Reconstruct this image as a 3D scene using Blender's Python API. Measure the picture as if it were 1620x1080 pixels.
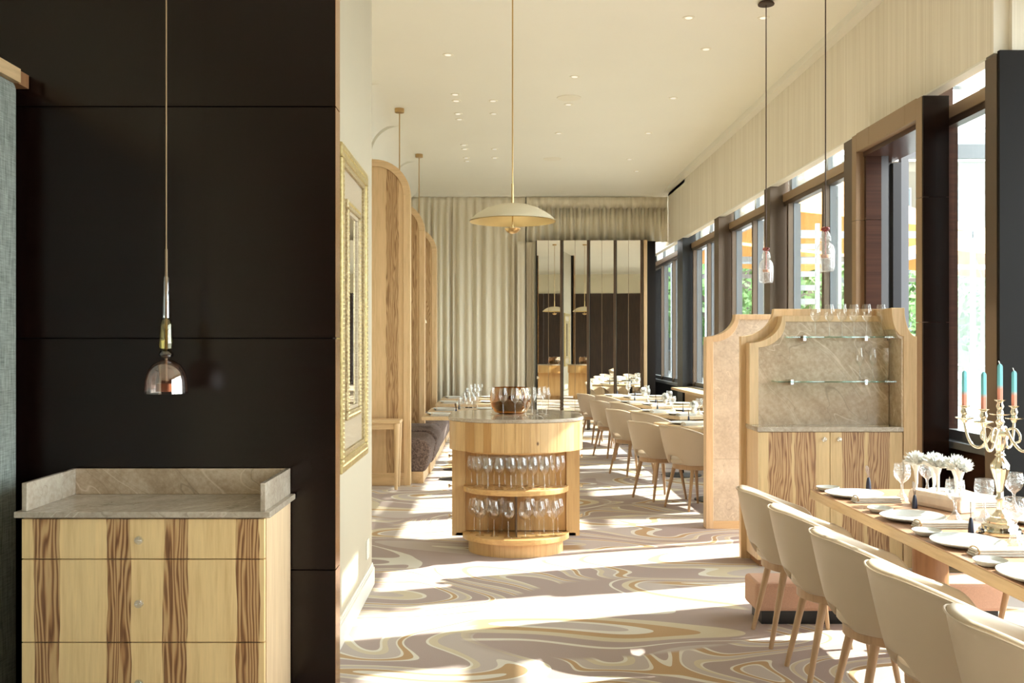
import bpy, math, random
from mathutils import Vector
random.seed(7)
for o in list(bpy.data.objects): bpy.data.objects.remove(o)
SC = bpy.context.scene
COL = SC.collection
PI = math.pi
# ------------------------------------------------------------------ camera
F, VX, VY, H = 1560.0, 788.0, 547.0, 1.55
cd = bpy.data.cameras.new('camera'); cam = bpy.data.objects.new('camera', cd); COL.objects.link(cam)
cam.location = (0, 0, H); cam.rotation_euler = (PI/2, 0, 0)
cd.sensor_width = 36; cd.lens = F*36/1620
cd.shift_x = (810-VX)/1620; cd.shift_y = (VY-540)/1620
cd.clip_end = 400
SC.camera = cam
# ------------------------------------------------------------------ sky, sun, exposure
w = bpy.data.worlds.new('sky'); SC.world = w; w.use_nodes = True
bg = w.node_tree.nodes['Background']
bg.inputs[0].default_value = (0.92, 0.96, 1.0, 1); bg.inputs[1].default_value = 9.0
sl = bpy.data.lights.new('sun', 'SUN'); sl.energy = 14; sl.angle = math.radians(0.6); sl.color = (1, .96, .88)
sun = bpy.data.objects.new('sun', sl); COL.objects.link(sun)
AZ, EL = math.radians(18), math.radians(35.5)
sv = Vector((math.cos(EL)*math.cos(AZ), math.cos(EL)*math.sin(AZ), math.sin(EL)))
sun.rotation_euler = sv.to_track_quat('Z', 'Y').to_euler(); sun.location = (12, 10, 12)
vs = SC.view_settings
vs.view_transform = 'Standard'; vs.look = 'None'; vs.exposure = 0.5; vs.gamma = 1; vs.use_curve_mapping = False

def pix(x, y, Y): return ((x-VX)*Y/F, Y, H-(y-VY)*Y/F)
# ------------------------------------------------------------------ materials
class NT:
    def __init__(s, name):
        s.m = bpy.data.materials.new(name); s.m.use_nodes = True
        s.t = s.m.node_tree; s.b = s.t.nodes['Principled BSDF']; s.out = s.t.nodes['Material Output']
    def n(s, ty, ins=None, **kw):
        nd = s.t.nodes.new(ty)
        for k, v in kw.items(): setattr(nd, k, v)
        for k, v in (ins or {}).items(): s.set(nd.inputs[k], v)
        return nd
    def set(s, inp, v):
        if isinstance(v, bpy.types.NodeSocket): s.t.links.new(v, inp)
        elif isinstance(v, tuple) and len(v) == 3 and inp.type == 'RGBA': inp.default_value = (*v, 1)
        else: inp.default_value = v
    def math(s, op, a, b=0.0, c=0.0): return s.n('ShaderNodeMath', {0: a, 1: b, 2: c}, operation=op).outputs[0]
    def pos(s, scale=(1, 1, 1), obj=False):
        if obj: p = s.n('ShaderNodeTexCoord').outputs['Object']
        else: p = s.n('ShaderNodeNewGeometry').outputs['Position']
        return s.n('ShaderNodeMapping', {'Vector': p, 'Scale': scale}).outputs[0]
    def noise(s, vec, sc=1.0, det=3.0, rough=.5, dist=0.0):
        return s.n('ShaderNodeTexNoise', {'Vector': vec, 'Scale': sc, 'Detail': det, 'Roughness': rough, 'Distortion': dist}).outputs[0]
    def ramp(s, f, stops, interp='LINEAR'):
        r = s.n('ShaderNodeValToRGB', {0: f}); cr = r.color_ramp; cr.interpolation = interp
        while len(cr.elements) < len(stops): cr.elements.new(.5)
        for e, (p, c) in zip(cr.elements, stops): e.position = p; e.color = (*c, 1)
        return r.outputs[0]
    def mix(s, f, a, b):
        nd = s.n('ShaderNodeMix', data_type='RGBA')
        s.set(nd.inputs[0], f); s.set(nd.inputs[6], a); s.set(nd.inputs[7], b); return nd.outputs[2]
    def bump(s, h, st=.2, d=.01):
        s.t.links.new(s.n('ShaderNodeBump', {'Height': h, 'Strength': st, 'Distance': d}).outputs[0], s.b.inputs['Normal'])
    def p(s, **kw):
        for k, v in kw.items(): s.set(s.b.inputs[k.replace('_', ' ')], v)
        return s
M = {}
def plain(name, col, rough=.5, metal=0.0, spec=.5, var=0.0, vs=8.0, **kw):
    t = NT(name); c = col
    if var:
        f = t.noise(t.pos(), vs, 3)
        c = t.ramp(f, [(.3, tuple(x*(1-var) for x in col)), (.7, tuple(min(1, x*(1+var)) for x in col))])
    t.p(Base_Color=c, Roughness=rough, Metallic=metal); t.b.inputs['Specular IOR Level'].default_value = spec
    for k, v in kw.items(): t.set(t.b.inputs[k.replace('_', ' ')], v)
    M[name] = t.m; return t
def wood(name, base, dark, grain=(1, 1, .06), rough=.42, strips=(), axis='x', knots=False, sdark=(.16, .065, .023), smid=(.40, .20, .08)):
    t = NT(name)
    g1 = t.noise(t.pos(grain), 70, 4, .6)
    g2 = t.noise(t.pos(tuple(a for a in grain)), 14, 3, .5, .6)
    f = t.math('ADD', t.math('MULTIPLY', g1, .55), t.math('MULTIPLY', g2, .45))
    c = t.ramp(f, [(.34, dark), (.52, base), (.72, tuple(min(1, x*1.12) for x in base))])
    if knots:
        v = t.n('ShaderNodeTexVoronoi', {'Vector': t.pos((1, 0, .62)), 'Scale': 7.5}, feature='F1').outputs[0]
        k = t.n('ShaderNodeMapRange', {0: v, 1: .035, 2: .09, 3: 1.0, 4: 0.0}).outputs[0]
        c = t.mix(k, c, (.12, .045, .018))
        rn = t.n('ShaderNodeObjectInfo').outputs['Random']
        c = t.mix(t.math('MULTIPLY', rn, .35), c, tuple(x*.72 for x in base))
    if strips:
        p = t.n('ShaderNodeNewGeometry').outputs['Position']
        sep = t.n('ShaderNodeSeparateXYZ', {0: p})
        x = sep.outputs[{'x': 0, 'y': 1}[axis]]
        wob = t.noise(t.pos((2.2, 2.2, 1.3)), 3.2, 2)
        xx = t.math('ADD', x, t.math('MULTIPLY', t.math('SUBTRACT', wob, .5), .03))
        msk = None
        for a, b in strips:
            q = t.math('COMPARE', xx, (a+b)/2, (b-a)/2)
            msk = q if msk is None else t.math('MAXIMUM', msk, q)
        warp = t.noise(t.pos((9, 9, 1.1)), 1.5, 2.5, .5, .3)
        wv = t.math('SINE', t.math('ADD', t.math('MULTIPLY', x, 330.0), t.math('MULTIPLY', warp, 44.0)))
        wv = t.math('MULTIPLY_ADD', wv, .5, .5)
        fine = t.noise(t.pos((1, 1, .04)), 160, 2)
        wv = t.math('ADD', t.math('MULTIPLY', wv, .75), t.math('MULTIPLY', fine, .3))
        sc = t.ramp(wv, [(.10, sdark), (.42, smid), (.85, tuple(.55*a+.45*b for a, b in zip(smid, base)))])
        c = t.mix(msk, c, sc)
    t.p(Base_Color=c, Roughness=rough); t.bump(g1, .05, .002)
    M[name] = t.m; return t
ASH, ASHD = (.68, .475, .265), (.56, .37, .185)
wood('ash', ASH, ASHD)
wood('ash_horizontal', ASH, ASHD, grain=(.06, 1, 1))
wood('ash_depth', ASH, ASHD, grain=(1, .06, 1))
wood('ash_pale', (.68, .50, .31), (.58, .40, .23))
wood('leg_wood', (.46, .29, .165), (.38, .23, .12))
wood('pine', (.63, .40, .175), (.48, .27, .10), knots=True, grain=(1, 1, .05))
wood('pine_dark', (.50, .27, .09), (.38, .18, .05), knots=True, grain=(1, 1, .05))
wood('pine_shelf', (.62, .38, .15), (.50, .28, .10), grain=(.08, 1, 1))
wood('table_top', (.47, .275, .17), (.38, .20, .115), grain=(1, .07, 1), rough=.35)
wood('table_edge', (.58, .42, .25), (.48, .33, .18), grain=(1, .07, 1))
wood('sideboard_wood', (.82, .585, .29), (.70, .465, .21), strips=[(-1.827, -1.728), (-1.540, -1.445), (-1.321, -1.226), (-1.032, -.940)])
wood('cabinet_wood', (.58, .40, .20), (.47, .31, .14), strips=[(1.885, 2.051), (2.069, 2.219), (2.40, 2.554), (2.58, 2.733)], sdark=(.17, .075, .03), smid=(.36, .19, .085))
wood('fin_wood', (.66, .455, .25), (.55, .365, .18), strips=[(-1.245, -1.108)], sdark=(.26, .135, .055), smid=(.40, .235, .105))
wood('fin_wood_far', (.66, .455, .25), (.55, .365, .18), strips=[(-1.20, -1.08)], sdark=(.26, .135, .055), smid=(.40, .235, .105))
wood('column_wood', (.36, .18, .085), (.27, .125, .055))
def darkpanel(name, c1, c2, rough):
    t = NT(name); f = t.noise(t.pos((.25, 1, 14)), 3.0, 4)
    t.p(Base_Color=t.ramp(f, [(.3, c1), (.7, c2)]), Roughness=rough); t.bump(t.noise(t.pos((.1, 1, 60)), 4, 2), .03, .001)
    t.b.inputs['Specular IOR Level'].default_value = .3
    M[name] = t.m
darkpanel('dark_panel', (.0060, .0026, .0020), (.012, .0050, .0036), .2)
darkpanel('dark_red_panel', (.035, .017, .012), (.07, .032, .020), .28)
def dw():
    t = NT('dark_wainscot'); f = t.noise(t.pos((1, 1, .05)), 40, 4)
    t.p(Base_Color=t.ramp(f, [(.3, (.020, .011, .008)), (.7, (.055, .027, .017))]), Roughness=.45); M['dark_wainscot'] = t.m
dw()
plain('bronze', (.115, .078, .052), .36, .55, var=.08, vs=1.5)
plain('bronze_light', (.32, .215, .125), .42, .35)
plain('bronze_edge', (.42, .22, .09), .25, .8)
plain('black_steel', (.012, .012, .013), .4)
plain('grey_frame', (.13, .135, .14), .35, .3)
plain('charcoal_wall', (.0075, .0055, .0048), .6, spec=.2)
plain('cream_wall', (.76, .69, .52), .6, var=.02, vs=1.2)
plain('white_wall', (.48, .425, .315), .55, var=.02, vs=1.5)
plain('ceiling_paint', (.88, .85, .74), .5, var=.015, vs=.7)
plain('white_paint', (.82, .79, .70), .4)
plain('downlight_trim', (.85, .80, .66), .4)
plain('brass', (.62, .43, .20), .28, 1.0)
plain('brass_dull', (.50, .33, .15), .35, .9)
plain('lamp_cream', (.72, .65, .48), .5)
plain('lamp_gold_inside', (.72, .56, .26), .35, .6)
plain('silver', (.78, .71, .58), .13, 1.0)
plain('chrome', (.7, .7, .7), .1, 1.0)
plain('mirror', (.86, .85, .78), .012, 1.0)
plain('mirror_gold_room', (.84, .84, .80), .02, 1.0)
plain('leather', (.53, .425, .315), .42, var=.03, vs=3)
plain('porcelain', (.60, .60, .57), .28)
plain('linen', (.55, .53, .485), .8, var=.05, vs=60)
plain('navy', (.008, .012, .035), .3)
plain('blade_bronze', (.30, .24, .20), .25, 1.0)
plain('petal', (.86, .86, .83), .6)
plain('copper', (.48, .22, .12), .3, .9)
plain('cord_brown', (.05, .025, .014), .6)
plain('cord_gold', (.40, .27, .15), .5, .3)
plain('pink_fabric', (.56, .335, .235), .85, var=.08, vs=220)
plain('asphalt_outside', (.17, .17, .165), .8, var=.1, vs=2)
plain('steel_outside', (.30, .32, .33), .5)
plain('white_outside', (.75, .76, .74), .6)
plain('slat_outside', (.22, .22, .21), .6)
plain('awning', (.75, .33, .08), .7, var=.05, vs=1)
plain('beige_outside', (.10, .082, .058), .8, var=.08, vs=.4)
plain('window_dark', (.05, .06, .06), .15)
plain('trunk', (.10, .07, .05), .9)
plain('foliage', (.10, .20, .05), .7, var=.6, vs=1.6)
plain('wax_salt', (.82, .68, .57), .55, var=.08, vs=18)
def gold_orn():
    t = NT('gold_ornate'); f = t.noise(t.pos(), 90, 4, .6)
    t.p(Base_Color=t.ramp(f, [(.3, (.27, .19, .09)), (.65, (.62, .51, .30))]), Roughness=.42, Metallic=.65); t.bump(f, .5, .006); M['gold_ornate'] = t.m
    t = NT('gold_rope'); f = t.noise(t.pos(), 60, 2)
    t.p(Base_Color=t.ramp(f, [(.3, (.42, .31, .12)), (.7, (.66, .54, .26))]), Roughness=.35, Metallic=.7); M['gold_rope'] = t.m
    t = NT('frame_taupe'); f = t.noise(t.pos((1, 30, 30)), 12, 3)
    t.p(Base_Color=t.ramp(f, [(.3, (.36, .28, .19)), (.7, (.60, .51, .37))]), Roughness=.5, Metallic=.3); t.bump(f, .5, .004); M['frame_taupe'] = t.m
gold_orn()
def stone(name, cols, sc=3.0, rough=.25, rot=(0, .7, 0), stretch=(1, 1, .32)):
    t = NT(name); p = t.n('ShaderNodeNewGeometry').outputs['Position']
    P0 = t.n('ShaderNodeMapping', {'Vector': p, 'Rotation': rot}).outputs[0]
    P = t.n('ShaderNodeMapping', {'Vector': P0, 'Scale': stretch}).outputs[0]
    a = t.noise(P, sc, 8, .66, .35); b = t.noise(P0, sc*9, 6, .7)
    f = t.math('ADD', t.math('MULTIPLY', a, .62), t.math('MULTIPLY', b, .38))
    c = t.ramp(f, [(.34, cols[0]), (.46, cols[1]), (.55, cols[2]), (.68, cols[3])])
    for seed, wdt, amt, col in ((.5, .006, .55, tuple(min(1, x*1.2) for x in cols[3])), (.44, .004, .5, tuple(x*.6 for x in cols[0])), (.57, .003, .45, tuple(x*.7 for x in cols[0]))):
        v = t.noise(P, sc*.8, 3, .5, .5)
        vein = t.n('ShaderNodeMapRange', {0: t.math('ABSOLUTE', t.math('SUBTRACT', v, seed)), 1: 0.0, 2: wdt, 3: amt, 4: 0.0}).outputs[0]
        c = t.mix(vein, c, col)
    t.p(Base_Color=c, Roughness=rough); M[name] = t.m
stone('marble', [(.34, .225, .13), (.47, .34, .22), (.58, .44, .305), (.68, .55, .41)], 4.0, .25)
stone('marble_top', [(.30, .235, .175), (.40, .325, .25), (.48, .405, .32), (.58, .50, .41)], 5.0, .12, (0, 0, .6), (1, .3, 1))
stone('stone_pale', [(.44, .36, .27), (.55, .465, .365), (.63, .545, .435), (.70, .62, .51)], 5.0, .5, (0, .3, 0), (1, 1, .8))
def carpet():
    t = NT('carpet')
    P = t.pos((.72, 1.0, 1))
    wv = t.noise(P, .9, 1.2, .4)
    P2 = t.n('ShaderNodeVectorMath', {0: P, 1: t.n('ShaderNodeCombineXYZ', {0: t.math('MULTIPLY', wv, 1.3), 1: t.math('MULTIPLY', wv, -.9)}).outputs[0]}, operation='ADD').outputs[0]
    n = t.noise(P2, .95, .8, .4, .55)
    k = t.math('MULTIPLY', n, 8.5)
    fr = t.math('FRACT', k)
    lil, lil2, cream, tan, och, straw = (.40, .315, .29), (.50, .43, .395), (.70, .66, .58), (.47, .31, .17), (.53, .41, .24), (.60, .52, .38)
    c1 = t.ramp(fr, [(0, lil), (.24, cream), (.29, tan), (.41, cream), (.45, lil2), (.66, straw), (.76, cream), (.80, lil)], 'CONSTANT')
    n2 = t.noise(P2, .55, .5, .4, 1.0)
    fr2 = t.math('FRACT', t.math('MULTIPLY', n2, 5.0))
    c2 = t.ramp(fr2, [(0, lil2), (.2, lil), (.40, cream), (.44, lil), (.6, straw), (.72, tan), (.82, cream), (.86, lil2)], 'CONSTANT')
    sel = t.n('ShaderNodeMapRange', {0: t.noise(P, .5, .5), 1: .495, 2: .505, 3: 0.0, 4: 1.0}).outputs[0]
    c = t.mix(sel, c1, c2)
    fine = t.noise(t.pos(), 260, 2)
    c = t.mix(t.math('MULTIPLY', fine, .18), c, (.3, .25, .2))
    t.p(Base_Color=c, Roughness=.95); t.b.inputs['Specular IOR Level'].default_value = .1
    t.bump(fine, .3, .004); M['carpet'] = t.m
carpet()
def textile(name, c1, c2, axis, sc, rough=.85):
    t = NT(name)
    st = {'y': (0, 1, .012), 'x': (1, 0, .012)}[axis]
    f = t.noise(t.pos(st), sc, 3, .6); f2 = t.noise(t.pos(st), sc*.22, 2)
    g = t.math('ADD', t.math('MULTIPLY', f, .6), t.math('MULTIPLY', f2, .4))
    t.p(Base_Color=t.ramp(g, [(.38, c1), (.62, c2)]), Roughness=rough); t.bump(f, .35, .006); M[name] = t.m
textile('pelmet_textile', (.72, .65, .53), (.85, .79, .67), 'y', 55)
textile('pelmet_textile_return', (.72, .65, .53), (.85, .79, .67), 'x', 55)
def grey_tex():
    t = NT('grey_textile'); f = t.noise(t.pos((1, 60, 3)), 3, 4, .7); f2 = t.noise(t.pos((1, 3, 60)), 5, 2)
    g = t.math('ADD', t.math('MULTIPLY', f, .7), t.math('MULTIPLY', f2, .3))
    t.p(Base_Color=t.ramp(g, [(.35, (.10, .115, .10)), (.65, (.40, .43, .39))]), Roughness=.9); M['grey_textile'] = t.m
    t = NT('curtain_cloth'); f = t.noise(t.pos((1, 1, .02)), 90, 2)
    t.p(Base_Color=t.ramp(f, [(.3, (.74, .66, .51)), (.7, (.81, .74, .59))]), Roughness=.9); M['curtain_cloth'] = t.m
    t = NT('plush'); f = t.noise(t.pos(), 55, 5, .7)
    t.p(Base_Color=t.ramp(f, [(.35, (.055, .036, .030)), (.65, (.24, .175, .15))]), Roughness=.95); t.bump(f, .6, .01); M['plush'] = t.m
    t = NT('candle_dip'); g = t.n('ShaderNodeSeparateXYZ', {0: t.n('ShaderNodeTexCoord').outputs['Generated']}).outputs[2]
    t.p(Base_Color=t.ramp(g, [(.30, (.82, .33, .24)), (.42, (.20, .58, .66))]), Roughness=.4); M['candle_dip'] = t.m
grey_tex()
def glass(name, tint, r0=.04, gloss=(1, 1, 1), rough=.0, boost=1.0, bumpy=0):
    t = NT(name); t.t.nodes.remove(t.b)
    g = t.n('ShaderNodeNewGeometry')
    nrm = g.outputs['Normal']
    if bumpy:
        nrm = t.n('ShaderNodeBump', {'Height': t.noise(t.pos(), bumpy, 2), 'Strength': 1.0, 'Distance': .01}).outputs[0]
    dt = t.n('ShaderNodeVectorMath', {0: nrm, 1: g.outputs['Incoming']}, operation='DOT_PRODUCT').outputs['Value']
    q = t.math('POWER', t.math('SUBTRACT', 1.0, t.math('MINIMUM', t.math('ABSOLUTE', dt), 1.0)), 5.0)
    R = t.math('MINIMUM', t.math('MULTIPLY', t.math('MULTIPLY_ADD', q, 1-r0, r0), boost), 1.0)
    tr = t.n('ShaderNodeBsdfTransparent', {0: tint}); gl = t.n('ShaderNodeBsdfGlossy', {0: gloss, 'Roughness': rough})
    if bumpy: t.t.links.new(nrm, gl.inputs['Normal'])
    mx = t.n('ShaderNodeMixShader', {0: R, 1: tr.outputs[0], 2: gl.outputs[0]})
    t.t.links.new(mx.outputs[0], t.out.inputs[0]); M[name] = t.m
glass('window_glass', (.93, .97, .96))
glass('wine_glass', (.95, .95, .94), .07, boost=1.5, rough=.02)
glass('crystal', (.86, .88, .90), .12, boost=1.8, rough=.03, bumpy=70)
glass('bubble_glass', (.88, .87, .86), .12, boost=1.6, rough=.05, bumpy=110)
glass('shelf_glass', (.72, .88, .84), .06, boost=1.3)
glass('rose_glass', (.90, .76, .72), .17, (1, .90, .87), boost=1.7)
glass('yellow_glass', (.80, .72, .42), .08, (1, .95, .75), boost=1.6)
glass('smoke_glass', (.22, .19, .17), .12, boost=1.6)
glass('ruby_glass', (.40, .06, .07), .12, (1, .5, .5), boost=1.6)
glass('clear_tube', (.90, .88, .84), .10, boost=1.8)
glass('amber_glass', (.62, .36, .12), .09, (1, .85, .6), boost=1.7)
def em():
    t = NT('downlight_lens'); t.p(Base_Color=(.9, .88, .8), Emission_Color=(1, .93, .8), Emission_Strength=.45); M['downlight_lens'] = t.m
em()
# ------------------------------------------------------------------ mesh builder
class MB:
    def __init__(s): s.v = []; s.f = []
    def add(s, vs, fs):
        k = len(s.v); s.v += [tuple(v) for v in vs]; s.f += [tuple(i+k for i in f) for f in fs]; return s
    def box(s, x0, x1, y0, y1, z0, z1):
        return s.add([(x, y, z) for z in (z0, z1) for y in (y0, y1) for x in (x0, x1)],
                     [(0, 2, 3, 1), (4, 5, 7, 6), (0, 1, 5, 4), (2, 6, 7, 3), (0, 4, 6, 2), (1, 3, 7, 5)])
    def lathe(s, prof, n=24, c=(0, 0, 0), sx=1.0, sy=1.0, cap=True, wob=None):
        k = []; fs = []
        for r, z in prof:
            for i in range(n):
                a = 2*PI*i/n; q = r*(wob(a) if wob else 1)
                k.append((c[0]+q*sx*math.cos(a), c[1]+q*sy*math.sin(a), c[2]+z))
        m = len(prof)
        for j in range(m-1):
            for i in range(n):
                fs.append((j*n+i, j*n+(i+1) % n, (j+1)*n+(i+1) % n, (j+1)*n+i))
        if cap:
            fs.append(tuple(range(n-1, -1, -1))); fs.append(tuple(range((m-1)*n, m*n)))
        return s.add(k, fs)
    def prism(s, poly, ax, a, b):
        # poly: list of 2d points; ax: 'y' -> (x,z) pts, 'z' -> (x,y), 'x' -> (y,z)
        def P(q, t): return {'y': (q[0], t, q[1]), 'z': (q[0], q[1], t), 'x': (t, q[0], q[1])}[ax]
        n = len(poly)
        return s.add([P(q, a) for q in poly]+[P(q, b) for q in poly],
                     [tuple(range(n)), tuple(range(2*n-1, n-1, -1))]+[(i, i+n, (i+1) % n+n, (i+1) % n) for i in range(n)])
    def strip(s, A, B, ax, a, b):
        # ring segment between polyline A and B (same length), extruded a..b along ax
        n = len(A)
        def P(q, t): return {'y': (q[0], t, q[1]), 'z': (q[0], q[1], t), 'x': (t, q[0], q[1])}[ax]
        vs = [P(q, t) for t in (a, b) for L in (A, B) for q in L]; fs = []
        for i in range(n-1):
            fs += [(i, i+1, n+i+1, n+i), (2*n+i, 3*n+i, 3*n+i+1, 2*n+i+1), (i, 2*n+i, 2*n+i+1, i+1), (n+i, n+i+1, 3*n+i+1, 3*n+i)]
        fs += [(0, n, 3*n, 2*n), (n-1, 3*n-1, 4*n-1, 2*n-1)]
        return s.add(vs, fs)
    def tube(s, pts, rad, n=10):
        pts = [Vector(p) for p in pts]; m = len(pts); R = rad if isinstance(rad, (list, tuple)) else [rad]*m
        vs = []; fs = []; u = None
        for i, p in enumerate(pts):
            d = (pts[min(i+1, m-1)]-pts[max(i-1, 0)]).normalized()
            if u is None: u = d.orthogonal().normalized()
            else: u = (u-d*u.dot(d)).normalized()
            v = d.cross(u)
            for k in range(n):
                a = 2*PI*k/n; vs.append(p+(u*math.cos(a)+v*math.sin(a))*R[i])
        for j in range(m-1):
            for k in range(n): fs.append((j*n+k, j*n+(k+1) % n, (j+1)*n+(k+1) % n, (j+1)*n+k))
        fs += [tuple(range(n-1, -1, -1)), tuple(range((m-1)*n, m*n))]
        return s.add(vs, fs)
    def build(s, name, mat, parent=None, smooth=False, bev=0.0, off=None, seg=2):
        if off is None: off = parent_world(parent) if parent is not None else (0, 0, 0)
        me = bpy.data.meshes.new(name)
        me.from_pydata([(x-off[0], y-off[1], z-off[2]) for x, y, z in s.v], [], s.f)
        me.update()
        import bmesh
        b = bmesh.new(); b.from_mesh(me); bmesh.ops.recalc_face_normals(b, faces=b.faces); b.to_mesh(me); b.free()
        o = bpy.data.objects.new(name, me); COL.objects.link(o)
        me.materials.append(M[mat] if isinstance(mat, str) else mat)
        if smooth:
            me.polygons.foreach_set('use_smooth', [True]*len(me.polygons))
            sp = o.modifiers.new('split', 'EDGE_SPLIT'); sp.split_angle = math.radians(42)
        if bev:
            bm = o.modifiers.new('bevel', 'BEVEL'); bm.width = bev; bm.segments = seg; bm.limit_method = 'ANGLE'
        if parent is not None: o.parent = parent
        return o
def parent_world(p):
    x, y, z = 0, 0, 0
    while p is not None: x += p.location.x; y += p.location.y; z += p.location.z; p = p.parent
    return (x, y, z)
def thing(name, label, cat, loc=(0, 0, 0), rz=0.0, group=None, kind=None):
    o = bpy.data.objects.new(name, None); COL.objects.link(o); o.location = loc; o.rotation_euler = (0, 0, rz)
    o.empty_display_size = .05
    return tag(o, label, cat, group, kind)
def tag(o, label=None, cat=None, group=None, kind=None):
    if label: o['label'] = label
    if cat: o['category'] = cat
    if group: o['group'] = group
    if kind: o['kind'] = kind
    return o
def dup(root, loc, rz=0.0, label=None, group=None, scale=None):
    def cp(o, par):
        c = o.copy(); COL.objects.link(c); c.parent = par
        for ch in list(o.children): cp(ch, c)
        return c
    kids = list(root.children); r = root.copy(); COL.objects.link(r); r.parent = None
    r.location = loc; r.rotation_euler = (0, 0, rz)
    for ch in kids: cp(ch, r)
    if label: r['label'] = label
    if group: r['group'] = group
    if scale: r.scale = (scale,)*3
    return r
def B(name, mat, x0, x1, y0, y1, z0, z1, parent=None, bev=0.0): return MB().box(x0, x1, y0, y1, z0, z1).build(name, mat, parent, bev=bev)
def S(o, label=None, cat=None): return tag(o, label, cat, kind='structure')
# ================================================================== SETTING
CH = 4.49          # ceiling
XR, XG = 3.20, 3.40  # pelmet face / glass of the window wall
XA = -1.70         # alcove wall on the left
YB = 18.6
S(B('floor', 'carpet', -2.6, 4.6, -4.2, 22.2, -.10, 0), 'swirling lilac, tan and cream patterned carpet floor', 'floor')
c = MB().box(-2.6, 4.6, -4.2, 16.9, CH, CH+.15)
arc = [(16.9+1.7*math.sin(a*PI/16), CH-.13*(1-math.cos(a*PI/16))) for a in range(9)]
c.strip(arc, [(y, CH+.15) for y, z in arc], 'x', XA, XR)
c.box(-2.6, 4.6, 18.6, 22.2, CH-.13, CH+.15).box(XR, 4.6, 16.9, 18.6, CH-.13, CH+.15).box(-2.6, XA, 16.9, 18.6, CH-.13, CH+.15)
S(c.build('ceiling', 'ceiling_paint'), 'smooth cream painted ceiling curving down at the far end', 'ceiling')
# wall behind the camera: dark wainscot below, cream above (seen in the mirrors)
wb = S(thing('wall_south', 'dark wood wall with cream upper part seen in the mirrors', 'wall', (0, -4, 0)))
B('upper_wall', 'cream_wall', -2.6, 4.6, -4.2, -4.0, 3.7, CH, wb)
for i in range(6): B('panel', 'dark_wainscot', -2.6+1.2*i+.004, -2.6+1.2*(i+1)-.004, -4.15, -3.97, 0, 3.7, wb)
S(B('wall_near', 'cream_wall', -2.6, -2.45, -4.0, 4.4, 0, CH), 'dim brown wall above the grey textile panel', 'wall')
# grey textile panel with wooden cap on the left
tp = thing('textile_panel', 'grey woven textile panel with wooden cap at the left edge', 'wall panel', (-2.1, 4.0, 0))
B('cloth', 'grey_textile', -2.44, -2.07, 2.2, 4.26, 0, 2.685, tp, .03)
B('cap', 'ash_depth', -2.44, -2.062, 2.2, 4.26, 2.685, 2.745, tp)
B('shaded_return', 'charcoal_wall', -2.44, -2.14, 4.26, 4.36, 0, 2.685, tp)  # charcoal colour paints in the shade where the panel turns into the corner
B('shaded_cap', 'column_wood', -2.44, -2.075, 4.26, 4.36, 2.685, 2.745, tp)  # darker wood colour carries the same painted shade across the cap
# dark panelled wall
dwall = S(thing('wall_dark', 'dark brown panelled wall behind the sideboard', 'wall', (-1.4, 4.43, 0)))
B('core', 'charcoal_wall', -2.6, -.735, 4.385, 4.49, 0, CH, dwall)
for z0, z1 in ((0, .558), (.558, 1.584), (1.584, 2.61), (2.61, 3.64), (3.64, CH)):
    B('panel', 'dark_panel', -2.6, -.722, 4.37, 4.392, z0+.003, z1-.003, dwall)
    B('edge_trim', 'bronze_edge', -.736, -.720, 4.372, 4.49, z0+.003, z1-.003, dwall)
# white partition with baseboard
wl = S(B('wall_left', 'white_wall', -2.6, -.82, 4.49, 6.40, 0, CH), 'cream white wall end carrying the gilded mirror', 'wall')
bb = MB().box(-.83, -.803, 4.492, 6.418, 0, .115)
bb.box(-.83, -.809, 4.492, 6.412, .115, .128).box(-.83, -.813, 4.492, 6.408, .128, .145)
S(bb.build('baseboard_left', 'white_paint', bev=.003), 'moulded white baseboard below the gilded mirror', 'baseboard')
so = thing('wall_socket', 'small white socket plate low on the white wall', 'socket', (-.82, 6.2, .2))
B('plate', 'white_paint', -.82, -.812, 6.13, 6.22, .22, .34, so, .003)
B('insert', 'white_paint', -.812, -.809, 6.15, 6.20, .24, .32, so)
# alcove wall and cove
al = MB().box(-2.6, XA, 6.4, YB, 0, CH)
S(al.build('wall_alcove', 'cream_wall'), 'cream wall behind the arched wooden screens', 'wall')
R = .40
arc = [(XA+R-R*math.cos(a*PI/32), CH-R+R*math.sin(a*PI/32)) for a in range(17)]
for i, (y0, y1) in enumerate(((6.42, 10.9), (11.06, 13.05), (13.2, 15.6), (15.75, 18.5))):
    cv = MB().strip(arc, [(XA, CH-R)]+[(XA, CH)]*15+[(XA+R, CH)], 'y', y0, y1)
    S(cv.build('trim_%d' % (i+1), 'ceiling_paint', smooth=True), 'curved plaster cove where alcove wall meets ceiling', 'cove')
S(B('wall_back', 'cream_wall', -2.6, 2.95, YB+.12, YB+.3, 0, CH), 'cream wall hidden behind the long curtains', 'wall')
S(B('wall_end', 'charcoal_wall', 2.80, 3.6, 21.8, 22.0, 0, CH), 'dark end wall beyond the mirrors', 'wall')
S(B('wall_return', 'charcoal_wall', 2.75, 2.93, 18.35, 21.8, 0, 3.50), 'black pillar at the end of the mirror row', 'pillar')
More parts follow.
